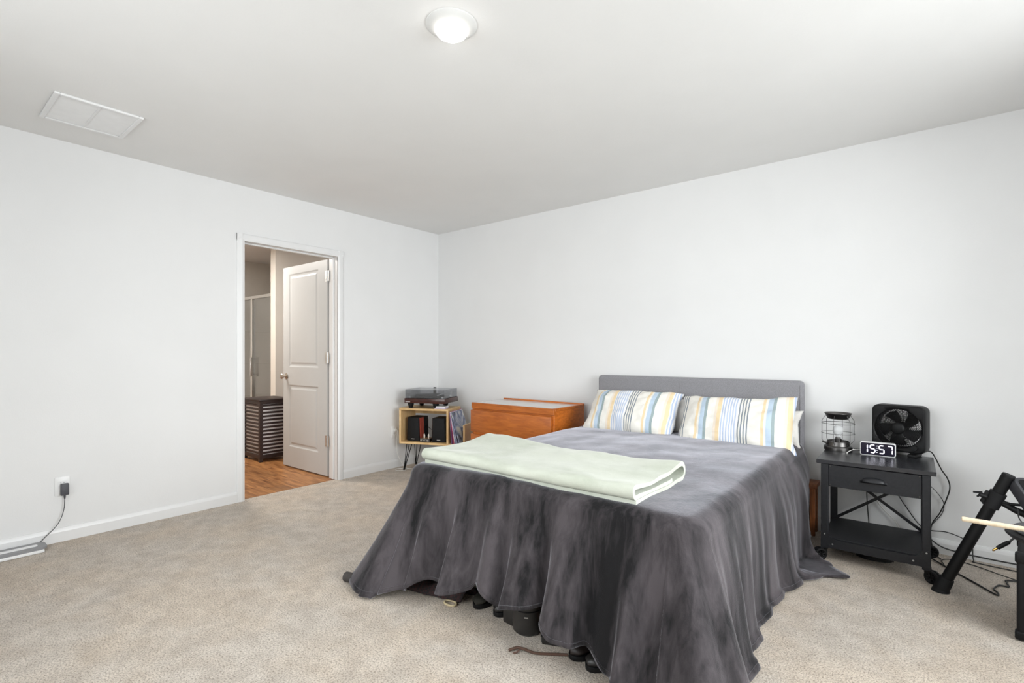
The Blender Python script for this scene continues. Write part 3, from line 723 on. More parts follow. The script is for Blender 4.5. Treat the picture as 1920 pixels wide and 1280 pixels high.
# records leaning in the right bay
covers = [rgb(150, 120, 160), rgb(120, 40, 90), rgb(200, 90, 120), rgb(225, 215, 225), rgb(70, 66, 110), rgb(236, 234, 238), rgb(40, 42, 60), rgb(214, 210, 190)]
def cover_art(name, c0, c1, c2):
    m = bpy.data.materials.new(name); m.use_nodes = True; nt = m.node_tree; b = nt.nodes['Principled BSDF']
    tc = nt.nodes.new('ShaderNodeTexCoord'); nz = nt.nodes.new('ShaderNodeTexNoise'); nz.inputs['Scale'].default_value = 5.5; nz.inputs['Detail'].default_value = 4; nz.inputs['Distortion'].default_value = 2
    nt.links.new(tc.outputs['Object'], nz.inputs['Vector'])
    rp = nt.nodes.new('ShaderNodeValToRGB'); el = rp.color_ramp.elements; el[0].position = .34; el[0].color = (*c0, 1); el[1].position = .62; el[1].color = (*c2, 1); x = el.new(.48); x.color = (*c1, 1)
    nt.links.new(nz.outputs['Fac'], rp.inputs[0]); nt.links.new(rp.outputs[0], b.inputs['Base Color']); b.inputs['Roughness'].default_value = .35
    return m
names = ['mauve', 'plum', 'pink', 'pale lilac', 'indigo', 'white', 'dark navy', 'cream patterned']
xs = .524
for i, c in enumerate(covers):
    tilt = math.radians(3+i*2.0)
    xb = .548+i*.0118
    r = thing('vinyl_record', '%s record sleeve leaning in the open bay, %s' % (names[i], ['first from the divider', 'between mauve and pink sleeves', 'third from the divider', 'just right of the pink sleeve', 'between lilac and white sleeves', 'just right of the indigo sleeve', 'just behind the cream patterned sleeve', 'outermost, its front cover showing'][i]), 'record', on_stand(xb, .004+.002*(i % 3), SZ0+.0203), RZ, 'vinyl records in the stand')
    mt = cover_art('sleeve_art_%d' % i, c, rgb(150, 160, 195), rgb(235, 235, 238)) if i < 7 else cover_art('sleeve_art_front', rgb(52, 40, 44), rgb(150, 165, 200), rgb(232, 232, 228))
    MB().box(0, .005, 0, .3, 0, .305, .0008, 1, mtx=Matrix.Rotation(-tilt, 4, 'Y')).done('sleeve', mt if i in (5, 7, 4) else mat('sleeve_%d' % i, c, .5, noise_scale=14, vary=.25), r)
    MB().box(.0015, .0035, .02, .298, .004, .3, mtx=Matrix.Rotation(-tilt, 4, 'Y')).done('disc_edge', M['black'], r)

# turntable on the stand
tt = thing('turntable', 'walnut turntable under a clear dust cover on the pine stand', 'turntable', on_stand(.065, -.015, SZ1), RZ)
PW, PD, P0, P1 = .425, .34, .052, .098
MB().box(0, PW, 0, PD, P0, P1, .003, 2).done('plinth', M['walnut'], tt)
b_ = MB().box(.012, .062, -.0012, 0, P0+.010, P0+.016).done('badge', mat('badge_grey', (.55, .5, .5), .4, .3), tt)
MB().box(.006, PW-.006, .006, PD-.006, P1, P1+.003, .001, 1).done('top_plate', M['blackm'], tt)
pc = (.20, .165)
MB().lathe([(0, P1+.004), (.145, P1+.004), (.15, P1+.008), (.15, P1+.022), (.146, P1+.025), (0, P1+.025)], (pc[0], pc[1], 0), 48).done('platter', M['black'], tt)
MB().lathe([(0, P1+.0255), (.14, P1+.0255), (.142, P1+.027), (.05, P1+.0285), (.05, P1+.0275), (0, P1+.0275)], (pc[0], pc[1], 0), 48).done('mat_disc', M['blackm'], tt)
MB().cyl((pc[0], pc[1], P1+.027), (pc[0], pc[1], P1+.04), .004, seg=10).done('spindle', M['chrome'], tt)
ta = MB(); ta.lathe([(0, P1+.003), (.028, P1+.003), (.028, P1+.02), (.018, P1+.024), (.018, P1+.045), (0, P1+.045)], (.375, .265, 0), 20)
ta.tube([(.375, .305, P1+.042), (.375, .25, P1+.042), (.372, .15, P1+.042), (.35, .09, P1+.036), (.335, .065, P1+.033)], .005, 8); ta.cyl((.375, .29, P1+.042), (.375, .32, P1+.042), .014, seg=14)
ta.box(.325, .345, .045, .07, P1+.025, P1+.036, .002, 1)
ta.done('tonearm', M['chrome'], tt)
MB().cyl((.375, .06, P1+.003), (.375, .06, P1+.014), .014, seg=16).done('speed_knob', M['chrome'], tt)
MB().cyl((.035, .05, P1+.003), (.035, .05, P1+.016), .012, seg=16).done('start_knob', M['chrome'], tt)
MB().box(.165, .195, .31, .325, P1+.003, P1+.09, .003, 1).done('lid_hinge', M['black'], tt)
m = MB(); g_ = thin_glass('smoked_acrylic', (.86, .87, .89), refl=.10)
c0, c1, zt_ = .008, PW-.008, P1+.004
m.box(c0, c1, .008, .011, zt_, zt_+.078); m.box(c0, c1, PD-.014, PD-.011, zt_, zt_+.078); m.box(c0, c0+.003, .011, PD-.014, zt_, zt_+.078); m.box(c1-.003, c1, .011, PD-.014, zt_, zt_+.078); m.box(c0, c1, .008, PD-.011, zt_+.078, zt_+.081)
m.done('dust_cover', g_, tt, smooth=0)['label'] = 'clear acrylic dust cover'
for (x, y) in ((.05, .04), (PW-.11, .04), (.05, PD-.06), (PW-.11, PD-.06)):
    MB().lathe([(0, 0), (.018, 0), (.020, .005), (.030, .040), (.032, P0), (0, P0)], (x, y, 0), 20).done('foot', M['black'], tt)
bx = thing('slim_case', 'small lilac case lying flat under the turntable front edge', 'case', on_stand(.43, .0, SZ1), RZ)
lil = mat('lilac_card', rgb(196, 184, 206), .5, noise_scale=20, vary=.06)
MB().box(-.055, .055, .004, .09, .0, .010, .001, 1).done('base', lil, bx); MB().box(-.055, .055, .004, .09, .014, .026, .001, 1).done('lid', M['white'], bx); MB().box(-.053, .053, .006, .088, .010, .014).done('spine', lil, bx)

# white cord near outlet, looped on the floor by the corner
wc = MB().tube(spline([(.035, -.60, .385), (.05, -.598, .37), (.05, -.605, .28), (.05, -.60, .16), (.07, -.565, .06), (.10, -.54, .008), (.16, -.56, .006), (.20, -.63, .006), (.15, -.68, .006), (.10, -.65, .006), (.11, -.60, .009), (.2, -.54, .006), (.5, -.45, .006)]), .003, 6)
wc.box(.0078, .036, -.614, -.586, .365, .395, .004, 2)
tag(wc.done('plugged_cable', M['wcable']), 'white cord plugged into the corner outlet and looped on the carpet', 'cable')
lc = MB().tube(spline([on_stand(.33, .2, SZ0-.01), on_stand(.37, .18, SZ0-.06), on_stand(.43, .17, SZ0-.085), on_stand(.5, .17, SZ0-.05), on_stand(.53, .18, SZ0-.004)]), .003, 6)
tag(lc.done('hanging_cable', M['cable']), 'black cable sagging beneath the pine record stand', 'cable')

# ------------------------------------------------------------------ nightstand
NX0, NX1, NYF, NYB, NZ = 3.648, 4.160, -.54, -.085, .56
ns = thing('nightstand', 'black industrial nightstand on castors right of the bed', 'nightstand', (NX0, NYF, 0))
w_, d_ = NX1-NX0, NYB-NYF
MB().box(0, w_, 0, d_, NZ-.022, NZ, .002, 1).done('top', mat('nightstand_top', (.02, .0205, .024), .26, noise_scale=90, vary=.15, spec=.6), ns)
posts = [(.021, .004), (w_-.056, .004), (.021, d_-.039), (w_-.056, d_-.039)]
for (x, y) in posts:
    lgz = .062 if (x > .2 and y < .1) else .07
    MB().box(x, x+.035, y, y+.035, lgz, NZ-.022, .002, 1).done('leg', M['ns'], ns)
dw = MB(); dw.box(.057, w_-.057, .008, .024, .415, NZ-.026, .0015, 1); dwo = dw.done('drawer', M['ns'], ns)
MB().box(.06, w_-.06, .024, d_-.05, .425, NZ-.03).done('drawer_box', M['ns'], dwo)
# cup pull: half shell
cpm = MB()
def cup(u, v):
    a = PI*u; b = PI/2*v
    return (w_/2+.002-.050*math.cos(a)*(.35+.65*math.cos(b*.0)) , .008-.024*math.sin(b)*math.sin(a)**.7, .466+.026*math.cos(b)*math.sin(a)**.7)
cpm.grid(cup, 22, 9)
cpm.box(w_/2-.056, w_/2+.060, .0065, .0082, .458, .472, .0005, 1)
co = cpm.done('cup_pull', M['ns'], dwo, smooth=180); sd_ = co.modifiers.new('t', 'SOLIDIFY'); sd_.thickness = .003
for (x, z) in ((.065, .528), (.065, .425), (w_-.065, .528), (w_-.065, .425)):
    MB().lathe([(0, .0035), (.003, .003), (.0042, 0)], seg=10, mtx=Matrix.Translation((x, .008, z)) @ Matrix.Rotation(PI/2, 4, 'X')).done('rivet', M['gun'], dwo)
# shelf with rolled front lip
sh_ = MB(); sh_.box(.03, w_-.03, .012, d_-.012, .118, .132, .001, 1)
lip = [(.02, .066), (.056, .078), (.42, .078), (w_-.056, .078), (w_-.021, .066), (w_-.021, .16), (w_-.056, .16), (w_-.062, .14), (w_-.08, .128), (w_-.1, .124), (.1, .124), (.08, .128), (.062, .14), (.056, .16), (.021, .16)]
sh_.prism([(x, z) for x, z in lip], .0015, .004, 'y')
sh_.done('shelf', M['ns'], ns)
for x, z in ((.038, .15), (.075, .10), (w_-.09, .10), (w_-.038, .15)):
    MB().lathe([(0, .0035), (.003, .003), (.0045, 0)], seg=10, mtx=Matrix.Translation((x, .0015, z)) @ Matrix.Rotation(PI/2, 4, 'X')).done('rivet', M['steel'], ns)
# rear X brace and side rails
for za, zb in ((.135, .44), (.44, .135)):
    a, b = Vector((.05, d_-.02, za)), Vector((w_-.05, d_-.02, zb)); dd = (b-a); L = dd.length; ang = math.atan2(dd.z, dd.x)
    yo = -.004 if za < zb else .004
    MB().box(-L/2, L/2, -.003+yo, .003+yo, -.008, .008, .001, 1, mtx=Matrix.Translation((a+b)/2) @ Matrix.Rotation(-ang, 4, 'Y')).done('brace', M['ns'], ns)
MB().box(.056, w_-.056, d_-.03, d_-.012, .43, NZ-.024).done('back_rail', M['ns'], ns)
for x in (.03, w_-.045): MB().box(x, x+.015, .039, d_-.039, .43, NZ-.024).done('side_rail', M['ns'], ns)
def castor(x, y, rz):
    R_ = .033; off = .026
    dx, dy = math.cos(rz), math.sin(rz); cx_, cy_ = x+dx*off, y+dy*off
    m = MB(); ax = Vector((-dy, dx, 0)); c = Vector((cx_, cy_, R_))
    Rm = Matrix.Translation(c) @ Vector((0, 0, 1)).rotation_difference(ax).to_matrix().to_4x4()
    for s_ in (-1, 1):
        m.lathe([(0, s_*.006), (.014, s_*.006), (.016, s_*.010), (.024, s_*.016), (R_-.001, s_*.015), (R_, s_*.010), (R_, s_*.004), (.024, s_*.002), (0, s_*.002)], seg=24, mtx=Rm)
        for k in range(7):
            a = 2*PI*k/7; m.tube([Rm @ Vector((.008*math.cos(a), .008*math.sin(a), s_*.012)), Rm @ Vector((.022*math.cos(a), .022*math.sin(a), s_*.014))], .003, 6)
    w = m.done('castor', M['black'], ns)
    f = MB(); f.tube([(x, y, .072), (x, y, .045)], .012, 12)
    f.box(x-.018, x+.018, y-.018, y+.018, .066, .072, .001, 1)
    f.prism([(-.01, .062), (.01, .066), (.040, .045), (.046, .03), (.030, .04), (.012, .05), (-.008, .05)], -.005, .005, 'y', mtx=Matrix.Translation((x, y, 0)) @ Matrix.Rotation(rz, 4, 'Z'))
    f.done('fork', M['black'], w)
castor(.036, .03, math.radians(215)); castor(w_-.036, .03, math.radians(-35)); castor(.04, d_-.03, math.radians(160)); castor(w_-.036, d_-.03, math.radians(20))

# lantern
ln = thing('lantern', 'gunmetal wire cage lantern lamp with a bulb on the nightstand', 'lantern', (3.714, -.20, NZ))
ln.location = (3.712, -.155, NZ); ln.scale = (.89, .89, .985)
MB().lathe([(0, 0), (.083, 0), (.084, .004), (.083, .02), (.078, .026), (.070, .028), (.069, .032), (.066, .052), (.062, .056), (.062, .050), (0, .048)], seg=48).done('base', M['gun'], ln)
sk = MB().lathe([(0, .048), (.020, .048), (.021, .070), (.016, .072), (.015, .080), (0, .080)], seg=24).done('socket', M['gun'], ln)
bm = mat('bulb_glass', (.90, .91, .92), .22, trans=.55); bm.node_tree.nodes['Principled BSDF'].inputs['IOR'].default_value = 1.1
MB().lathe([(.013, .078), (.014, .086), (.022, .098), (.028, .112), (.030, .124), (.027, .138), (.018, .149), (.008, .153), (0, .154)], seg=28).done('bulb', bm, ln)
MB().lathe([(0, .192), (.058, .192), (.063, .196), (.078, .224), (.081, .226), (.081, .229), (.076, .228), (.06, .200), (0, .197)], seg=48).done('top_pan', M['gun'], ln)
for k in range(6):
    a = 2*PI*k/6+.35; c_, s_ = math.cos(a), math.sin(a)
    MB().tube([(.066*c_, .066*s_, .03), (.094*c_, .094*s_, .058), (.096*c_, .096*s_, .062), (.096*c_, .096*s_, .178), (.094*c_, .094*s_, .184), (.074*c_, .074*s_, .214)], .0016, 6).done('wire', M['gun'], ln)
for z in (.105, .165): MB().tube([(.0965*math.cos(2*PI*k/40), .0965*math.sin(2*PI*k/40), z) for k in range(40)], .0016, 6, closed=True).done('wire_hoop', M['gun'], ln)
MB().tube([(-.06, -.03, .04), (-.088, -.03, .05)], .006, 8).done('thumb_knob', M['gun'], ln)
lcable = MB().tube(spline([(3.79, -.17, NZ+.02), (3.81, -.17, NZ+.018), (3.825, -.165, NZ+.012), (3.835, -.11, NZ+.004), (3.84, -.085, NZ+.004), (3.845, -.06, NZ-.02), (3.85, -.04, NZ-.3), (3.86, -.03, .1)]), .0028, 6)
lcable.cyl((3.80, -.17, NZ+.019), (3.822, -.166, NZ+.014), .0055, seg=10)
lco = lcable.done('cord', M['cable'], ln); lco.matrix_parent_inverse = (Matrix.Translation(Vector(ln.location)) @ Matrix.Diagonal((.89, .89, .985, 1))).inverted()
cc = MB().tube(spline([(3.836, -.19, NZ+.016), (3.825, -.195, NZ+.02), (3.80, -.215, NZ+.022), (3.775, -.245, NZ+.012), (3.768, -.262, NZ+.004)]), .002, 6); cc.cyl((3.7685, -.2605, NZ+.006), (3.766, -.268, NZ+.0035), .0034, seg=8)
tag(cc.done('usb_lead', M['wcable']), 'short grey lead lying on the nightstand beside the clock', 'cable')

# digital clock 15:57
ck = thing('digital_clock', 'white digital alarm clock reading 15:57 on the nightstand', 'clock', (3.828, -.238, NZ), 0)
ck.rotation_euler = (0, 0, math.radians(0))
CW, CH, CD = .166, .076, .042
MB().prism(rbox(CW, CH, .011, 5, CW/2, CH/2), .002, CD, 'y', bev=.003).done('case', M['white'], ck)
scr = MB().prism(rbox(CW-.008, CH-.008, .008, 5, CW/2, CH/2), .0005, .003, 'y').done('screen', mat('clock_screen', (.012, .010, .022), .12, noise_scale=8, vary=.1), ck)
led = mat('clock_led', (.9, .9, 1), .4, emit=(.9, .88, 1), estr=1.3)
SEG = {'1': 'bc', '5': 'acdfg', '7': 'abc'}
def digit(ch, x, wd=.025, z0=.017, h=.044):
    m = MB(); t = .0055
    def hseg(z): m.prism([(x+.003, z), (x+.003+t/2, z+t/2), (x+wd-.003-t/2, z+t/2), (x+wd-.003, z), (x+wd-.003-t/2, z-t/2), (x+.003+t/2, z-t/2)], -.0006, .0006, 'y')
    def vseg(xx, za, zb): m.prism([(xx, za), (xx+t/2, za+t/2), (xx+t/2, zb-t/2), (xx, zb), (xx-t/2, zb-t/2), (xx-t/2, za+t/2)], -.0006, .0006, 'y')
    L_, R_, mid = x+.002, x+wd-.002, z0+h/2
    for c in SEG[ch]:
        if c == 'a': hseg(z0+h)
        if c == 'g': hseg(mid)
        if c == 'd': hseg(z0)
        if c == 'b': vseg(R_, mid+.001, z0+h-.001)
        if c == 'c': vseg(R_, z0+.001, mid-.001)
        if c == 'f': vseg(L_, mid+.001, z0+h-.001)
        if c == 'e': vseg(L_, z0+.001, mid-.001)
    m.done('digit', led, ck, smooth=0)
digit('1', .012); digit('5', .047); digit('5', .089); digit('7', .127)
m = MB()
for z in (.021, .033, .045, .057): m.cyl((.0805, -.0006, z), (.0805, .0006, z), .0022, seg=10)
m.done('colon', led, ck)

# box fan
fn = thing('desk_fan', 'black square box fan with spiral grille on the nightstand', 'fan', (4.122, -.19, NZ))
fr_ = math.radians(-15); fn.rotation_euler = (0, 0, fr_)
FW, FH, FD, FZ = .255, .268, .10, .022       # local x from -FW to 0
m = MB(); cxf, czf, RR = -FW/2, FZ+FH/2, .110
outer = rbox(FW, FH, .035, 8, cxf, czf); no = len(outer)
def circ(r, n, a0=0): return [(cxf+r*math.cos(a0+2*PI*k/n), czf+r*math.sin(a0+2*PI*k/n)) for k in range(n)]
def pang(p): return math.atan2(p[1]-czf, p[0]-cxf)
inner = [(cxf+RR*math.cos(pang(p)), czf+RR*math.sin(pang(p))) for p in outer]
# densify
def dens(L):
    o = []
    for i in range(len(L)):
        a, b = L[i], L[(i+1) % len(L)]; o += [a, ((a[0]+b[0])/2, (a[1]+b[1])/2), ] if math.dist(a, b) < .05 else [(a[0]+(b[0]-a[0])*k/12, a[1]+(b[1]-a[1])*k/12) for k in range(12)]
    return o
outer = dens(outer); inner = [(cxf+RR*math.cos(pang(p)), czf+RR*math.sin(pang(p))) for p in outer]; no = len(outer)
def sc2(L, k): return [(cxf+(p[0]-cxf)*k, czf+(p[1]-czf)*k) for p in L]
layers = [(inner, FD*.9), (inner, .012), (sc2(inner, 1.04), .004), (sc2(outer, .93), .0), (sc2(outer, .975), .003), (sc2(outer, .995), .012), (outer, .03), (outer, FD-.02), (sc2(outer, .98), FD-.004), (sc2(outer, .93), FD), (sc2(inner, 1.02), FD), (inner, FD*.9)]
RV = [[m.b.verts.new((p[0], dy, p[1])) for p in L] for L, dy in layers]
for A, B in zip(RV, RV[1:]):
    for k in range(no): m.b.faces.new((A[k], A[(k+1) % no], B[(k+1) % no], B[k]))
bmesh.ops.remove_doubles(m.b, verts=m.b.verts, dist=1e-5)
m.done('housing', M['black'], fn, smooth=50)
for k in range(56):
    a = 2*PI*k/56; pts = []
    for j in range(7):
        r = .030+(RR+.001-.030)*j/6; aa = a+.9*(j/6)**1.2*-1; pts.append((cxf+r*math.cos(aa), .010-.008*math.sin(PI*j/6)*.6-.003, czf+r*math.sin(aa)))
    MB().tube(pts, .0015, 5).done('grille_rib', M['black'], fn)
MB().lathe([(0, .010), (.02, .009), (.030, .005), (.034, 0), (.034, -.006), (0, -.006)], seg=32, mtx=Matrix.Translation((cxf, .004, czf)) @ Matrix.Rotation(PI/2, 4, 'X')).done('grille_hub', M['black'], fn)
bl_ = MB()
for k in range(5):
    a0 = 2*PI*k/5+.5
    def blade(u, v):
        r = .022+(.100-.022)*u; sw = a0+.35*u+(v-.5)*(.95-.15*u)
        return (cxf+r*math.cos(sw), .052+(v-.5)*.030+.004*u, czf+r*math.sin(sw))
    b_o = MB(); b_o.grid(blade, 10, 7); q = b_o.done('blade', M['black'], fn, smooth=180); q.modifiers.new('t', 'SOLIDIFY').thickness = .002
MB().lathe([(0, .022), (.018, .02), (.026, .012), (.026, -.02), (0, -.02)], seg=28, mtx=Matrix.Translation((cxf, .05, czf)) @ Matrix.Rotation(PI/2, 4, 'X')).done('blade_hub', M['black'], fn)
m = MB()
for r in (.04, .065, .09): m.tube([(p[0], FD-.012, p[1]) for p in circ(r, 40)], .0013, 5, closed=True)
for k in range(24):
    a = 2*PI*k/24; m.tube([(cxf+.03*math.cos(a), FD-.012, czf+.03*math.sin(a)), (cxf+RR*math.cos(a+.3), FD-.012, czf+RR*math.sin(a+.3))], .0013, 5)
m.lathe([(0, 0), (.032, 0), (.032, .012), (0, .012)], seg=24, mtx=Matrix.Translation((cxf, FD-.006, czf)) @ Matrix.Rotation(PI/2, 4, 'X'))
m.done('rear_grille', M['black'], fn)
MB().cyl((-.046, .002, FZ+.034), (-.046, -.012, FZ+.034), .015, .013, 20).done('knob', M['black'], fn)
for x in (-.06, -FW+.06):
    MB().box(x-.02, x+.02, -.012, FD+.01, 0, FZ-.004, .006, 2).done('foot', M['black'], fn)
    MB().box(x-.016, x+.016, .02, FD-.02, FZ-.006, FZ+.012, .003, 1).done('foot_bracket', M['black'], fn)
fc = MB().tube(spline([(4.125, -.085, NZ+.03), (4.155, -.055, NZ+.02), (4.195, -.04, .49), (4.222, -.035, .44), (4.232, -.03, .39), (4.22, -.03, .33), (4.19, -.03, .24), (4.158, -.04, .18), (4.148, -.05, .12), (4.16, -.06, .02), (4.19, -.12, .005)]), .0032, 8)
fco = fc.done('cord', M['cable'], fn); fco.matrix_parent_inverse = (Matrix.Translation(fn.location) @ Matrix.Rotation(fr_, 4, 'Z')).inverted()
# more cables behind the nightstand
def cable(name, label, pts, r=.0028, m='cable', cat='cable', n=10):
    return tag(MB().tube(spline(pts, n), r, 6).done(name, M[m]), label, cat)
cable('power_cable', 'black power cable drooping behind the nightstand brace', [(3.96, -.04, .42), (3.99, -.03, .33), (4.04, -.03, .24), (4.10, -.03, .15), (4.15, -.03, .13), (4.22, -.03, .135), (4.30, -.03, .11), (4.325, -.03, .085), (4.33, -.04, .01), (4.36, -.07, .005), (4.7, -.09, .005)])
cable('power_cable', 'short black wire crossing the fan cord beside the nightstand', [(4.13, -.035, .40), (4.17, -.025, .36), (4.205, -.022, .30), (4.20, -.022, .24), (4.165, -.028, .18), (4.14, -.035, .15)], .002)
cable('power_cable', 'thick black cable sweeping along the baseboard behind the drum leg', [(4.13, -.05, .10), (4.20, -.045, .05), (4.30, -.04, .035), (4.42, -.04, .03), (4.6, -.045, .028), (4.9, -.05, .006)], .004)
cable('power_cable', 'black cable running straight across the carpet past the drum leg', [(4.13, -.13, .012), (4.22, -.26, .005), (4.30, -.38, .005), (4.375, -.50, .006), (4.385, -.47, .006), (4.375, -.43, .006), (4.40, -.36, .006), (4.435, -.35, .006), (4.435, -.30, .006), (4.46, -.25, .006), (4.7, -.2, .006)], .004)
cable('power_cable', 'thin black cable lying on the carpet close to the baseboard', [(4.20, -.20, .004), (4.195, -.13, .004), (4.24, -.09, .004), (4.33, -.12, .004), (4.42, -.2, .0085), (4.5, -.26, .012), (4.7, -.3, .004)], .0025)
cable('white_cable', 'white cable arching down the wall behind the nightstand', [(3.85, -.022, .55), (3.83, -.02, .45), (3.86, -.02, .33), (3.92, -.02, .22), (3.99, -.02, .14), (4.02, -.03, .05), (4.02, -.06, .004)], .004, 'wcable')
coil = []
for k in range(84):
    a = 2*PI*k/20; coil.append((3.90+.085*math.cos(a)*(1-.04*(k % 7)/7), -.33+.055*math.sin(a), .004+.0045*(k/20)))
cw = MB().tube(coil, .0035, 6)
tag(cw.done('coiled_cable', M['cable']), 'black cable coiled on the carpet beneath the nightstand', 'cable')
# wooden stool behind the bed's near head corner
stl = thing('wooden_stool', 'brown wooden stool mostly hidden between the bed and nightstand', 'stool', (3.53, -.06, 0))
MB().box(-.22, .072, -.10, .04, .30, .33, .004, 2).done('seat', M['stool'], stl)
for x in (.03, -.21): 
    for y in (-.09, .01): MB().box(x, x+.03, y, y+.025, 0, .30, .003, 1).done('leg', M['stool'], stl)
MB().box(-.18, .03, -.083, -.068, .22, .26).done('apron', M['stool'], stl)

# ------------------------------------------------------------------ drum kit at the right edge
dk = thing('drum_rack', 'black tubular drum rack leg leaning right on a rubber foot', 'drum rack', (4.181, -.60, 0))
A = Vector((0, 0, .028)); Bp = Vector((.224, -.03, .60)); dirp = (Bp-A).normalized()
MB().tube([A, Bp], .0235, 24).done('tube', M['black'], dk)
ft = MB(); ft.tube([A-dirp*.025, A+dirp*.02, A+dirp*.045, A+dirp*.046], [.031, .030, .0275, .024], 20); ft.lathe([(0, 0), (.036, 0), (.034, .008), (.026, .018), (0, .02)], (-.008, 0, 0), 20); ft.done('rubber_foot', M['blackm'], dk)
MB().tube([Bp-dirp*.004, Bp+dirp*.004], [.0242, .022], 24).done('end_cap', M['blackm'], dk)
K = A+dirp*.485
clp = MB(); clp.tube([K-dirp*.035, K+dirp*.04], .0305, 20); clp.box(-.04, -.022, -.012, .012, -.03, .03, .004, 2, mtx=Matrix.Translation(K) @ Matrix.Rotation(math.radians(21), 4, 'Y'))
cl_o = clp.done('clamp', M['blackm'], dk)
wn = MB(); wn.tube([K+Vector((-.025, -.01, .012)), K+Vector((-.05, -.014, .02))], .009, 10); wn.tube([K+Vector((-.040, -.014, .03)), K+Vector((-.058, -.014, .008))], [.006, .004], 8); wn.tube([K+Vector((-.040, -.014, .03)), K+Vector((-.072, -.014, .028))], [.006, .004], 8); wn.done('wing_nut', M['blackm'], cl_o)
arm = MB(); arm.tube([K+Vector((.02, 0, -.005)), K+Vector((.07, -.02, -.03)), K+Vector((.13, -.04, -.05)), K+Vector((.25, -.06, -.08))], [.012, .014, .018, .018], 14); arm.tube([K+Vector((.02, -.01, .0)), K+Vector((.065, -.01, -.012))], .008, 10)
arm.tube([K+Vector((.05, -.02, -.005)), K+Vector((.085, -.03, -.0))], .006, 8)
arm.done('module_arm', M['black'], dk)
# sound module
sm = thing('drum_module', 'dark grey drum sound module with buttons clamped beside the rack leg', 'drum module', (4.40, -.70, .50))
gm = mat('module_plastic', rgb(58, 58, 62), .38, noise_scale=50, vary=.12)
bd = MB(); bd.prism(rbox(.26, .19, .025, 6, .13, 0), -.05, 0, 'z', bev=.010); bd.done('body', gm, sm, smooth=50)
pn = MB(); pn.prism(rbox(.235, .165, .015, 6, .13, 0), .0002, .002, 'z'); pn.done('panel', M['black'], sm)
for i in range(3):
    for j in range(4):
        MB().box(.022+i*.022, .036+i*.022, -.07+j*.030, -.053+j*.030, .002, .006, .0015, 1).done('button', M['blackm'], sm)
MB().box(.10, .19, -.04, .04, .002, .004, .001, 1).done('display', mat('module_display', (.5, .5, .52), .15), sm)
zx = Vector((.45, -.60, .66)).normalized(); xx = Vector((.8, .6, 0)); yx = zx.cross(xx)
sm.rotation_euler = Matrix((xx, yx, zx)).transposed().to_euler()
sm.location = (4.452, -.70, .525)
# drum pad + stick
dp = thing('drum_pad', 'black round drum pad under the drumstick at the right edge', 'drum pad', (4.468, -1.44, .562))
MB().lathe([(0, .004), (.11, .004), (.147, .002), (.157, -.003), (.16, -.009), (.152, -.017), (.08, -.026), (0, -.028)], seg=48).done('shell', M['blackm'], dp)
MB().lathe([(0, .0045), (.142, .0045), (.142, .0075), (0, .0075)], seg=48).done('head', mat('pad_rubber', (.03, .03, .032), .7, noise_scale=40, vary=.2), dp)
MB().lathe([(0, -.028), (.02, -.028), (.02, -.12), (0, -.12)], (.06, .06, 0), seg=16).done('mount', M['black'], dp)
MB().tube([(.06, .06, -.1), (.1, .1, -.18), (.12, .12, -.54)], .016, 14).done('support_rod', M['black'], dp)
MB().lathe([(0, 0), (.05, 0), (.05, .012), (.02, .02), (0, .02)], (.12, .12, -.562), 20).done('floor_foot', M['blackm'], dp)
st = thing('drumstick', 'pale wooden drumstick resting across the black drum pad', 'drumstick', (4.196, -1.50, .587))
d0 = Vector((.4, .002, -.0075))
MB().tube([d0*0, d0*.004, d0*.014, d0*.75, d0*.9, d0*.965, d0*.985, d0], [.004, .0072, .0082, .0085, .006, .004, .0055, .002], 16).done('shaft', M['stick'], st)
# jack cable
jc = thing('jack_cable', 'black audio cable with a gold jack plug hanging beside the amplifier', 'cable', (4.345, -.70, .268))
gold = mat('gold_plate', rgb(200, 160, 90), .25, 1, noise_scale=40, vary=.05)
u_ = Vector((.064, 0, .062)).normalized()
MB().tube([u_*0, u_*.004, u_*.006, u_*.022], [.002, .0045, .0045, .0048], 12).done('plug', gold, jc)['label'] = 'gold jack plug tip'
MB().tube([u_*.022, u_*.024, u_*.07, u_*.078], [.006, .0085, .0085, .005], 14).done('sleeve', M['black'], jc)
MB().tube(spline([u_*.077, u_*.095+Vector((0, 0, .004)), u_*.11+Vector((.01, .0, .0)), u_*.11+Vector((.05, -.01, -.0)), u_*.11+Vector((.1, -.01, .02))]), .004, 8).done('lead', M['cable'], jc)
cable('signal_cable', 'thin black cable dangling beneath the drum module', [(4.425, -.70, .47), (4.43, -.70, .43), (4.45, -.70, .40), (4.47, -.70, .375), (4.52, -.70, .40), (4.56, -.70, .46)], .0028)
# amplifier box
ab = thing('drum_amplifier', 'black floor amplifier with rounded corner caps at the right edge', 'amplifier', (4.392, -.955, 0), math.radians(-8))
MB().box(0, .30, 0, .26, .018, .345, .012, 3).done('cabinet', M['blackm'], ab)
for x in (0, .30):
    for y in (0, .26):
        for z in (.004, .345):
            MB().box(x-.005 if x == 0 else x-.03, x+.03 if x == 0 else x+.005, y-.005 if y == 0 else y-.03, y+.03 if y == 0 else y+.005, z if z < .1 else z-.035, z+.035 if z < .1 else z+.006, .007, 3).done('corner_cap', M['black'], ab)
MB().box(.03, .27, -.004, 0, .05, .31, .002, 1).done('grille', M['blackm'], ab)
MB().tube([(.06, .10, .345), (.06, .10, .36), (.10, .10, .375), (.20, .10, .375), (.24, .10, .36), (.24, .10, .345)], .010, 10).done('handle', M['black'], ab)
for (x, y) in ((.04, .04), (.26, .04), (.04, .22), (.26, .22)): MB().cyl((x, y, 0), (x, y, .018), .014, seg=14).done('foot', M['black'], ab)

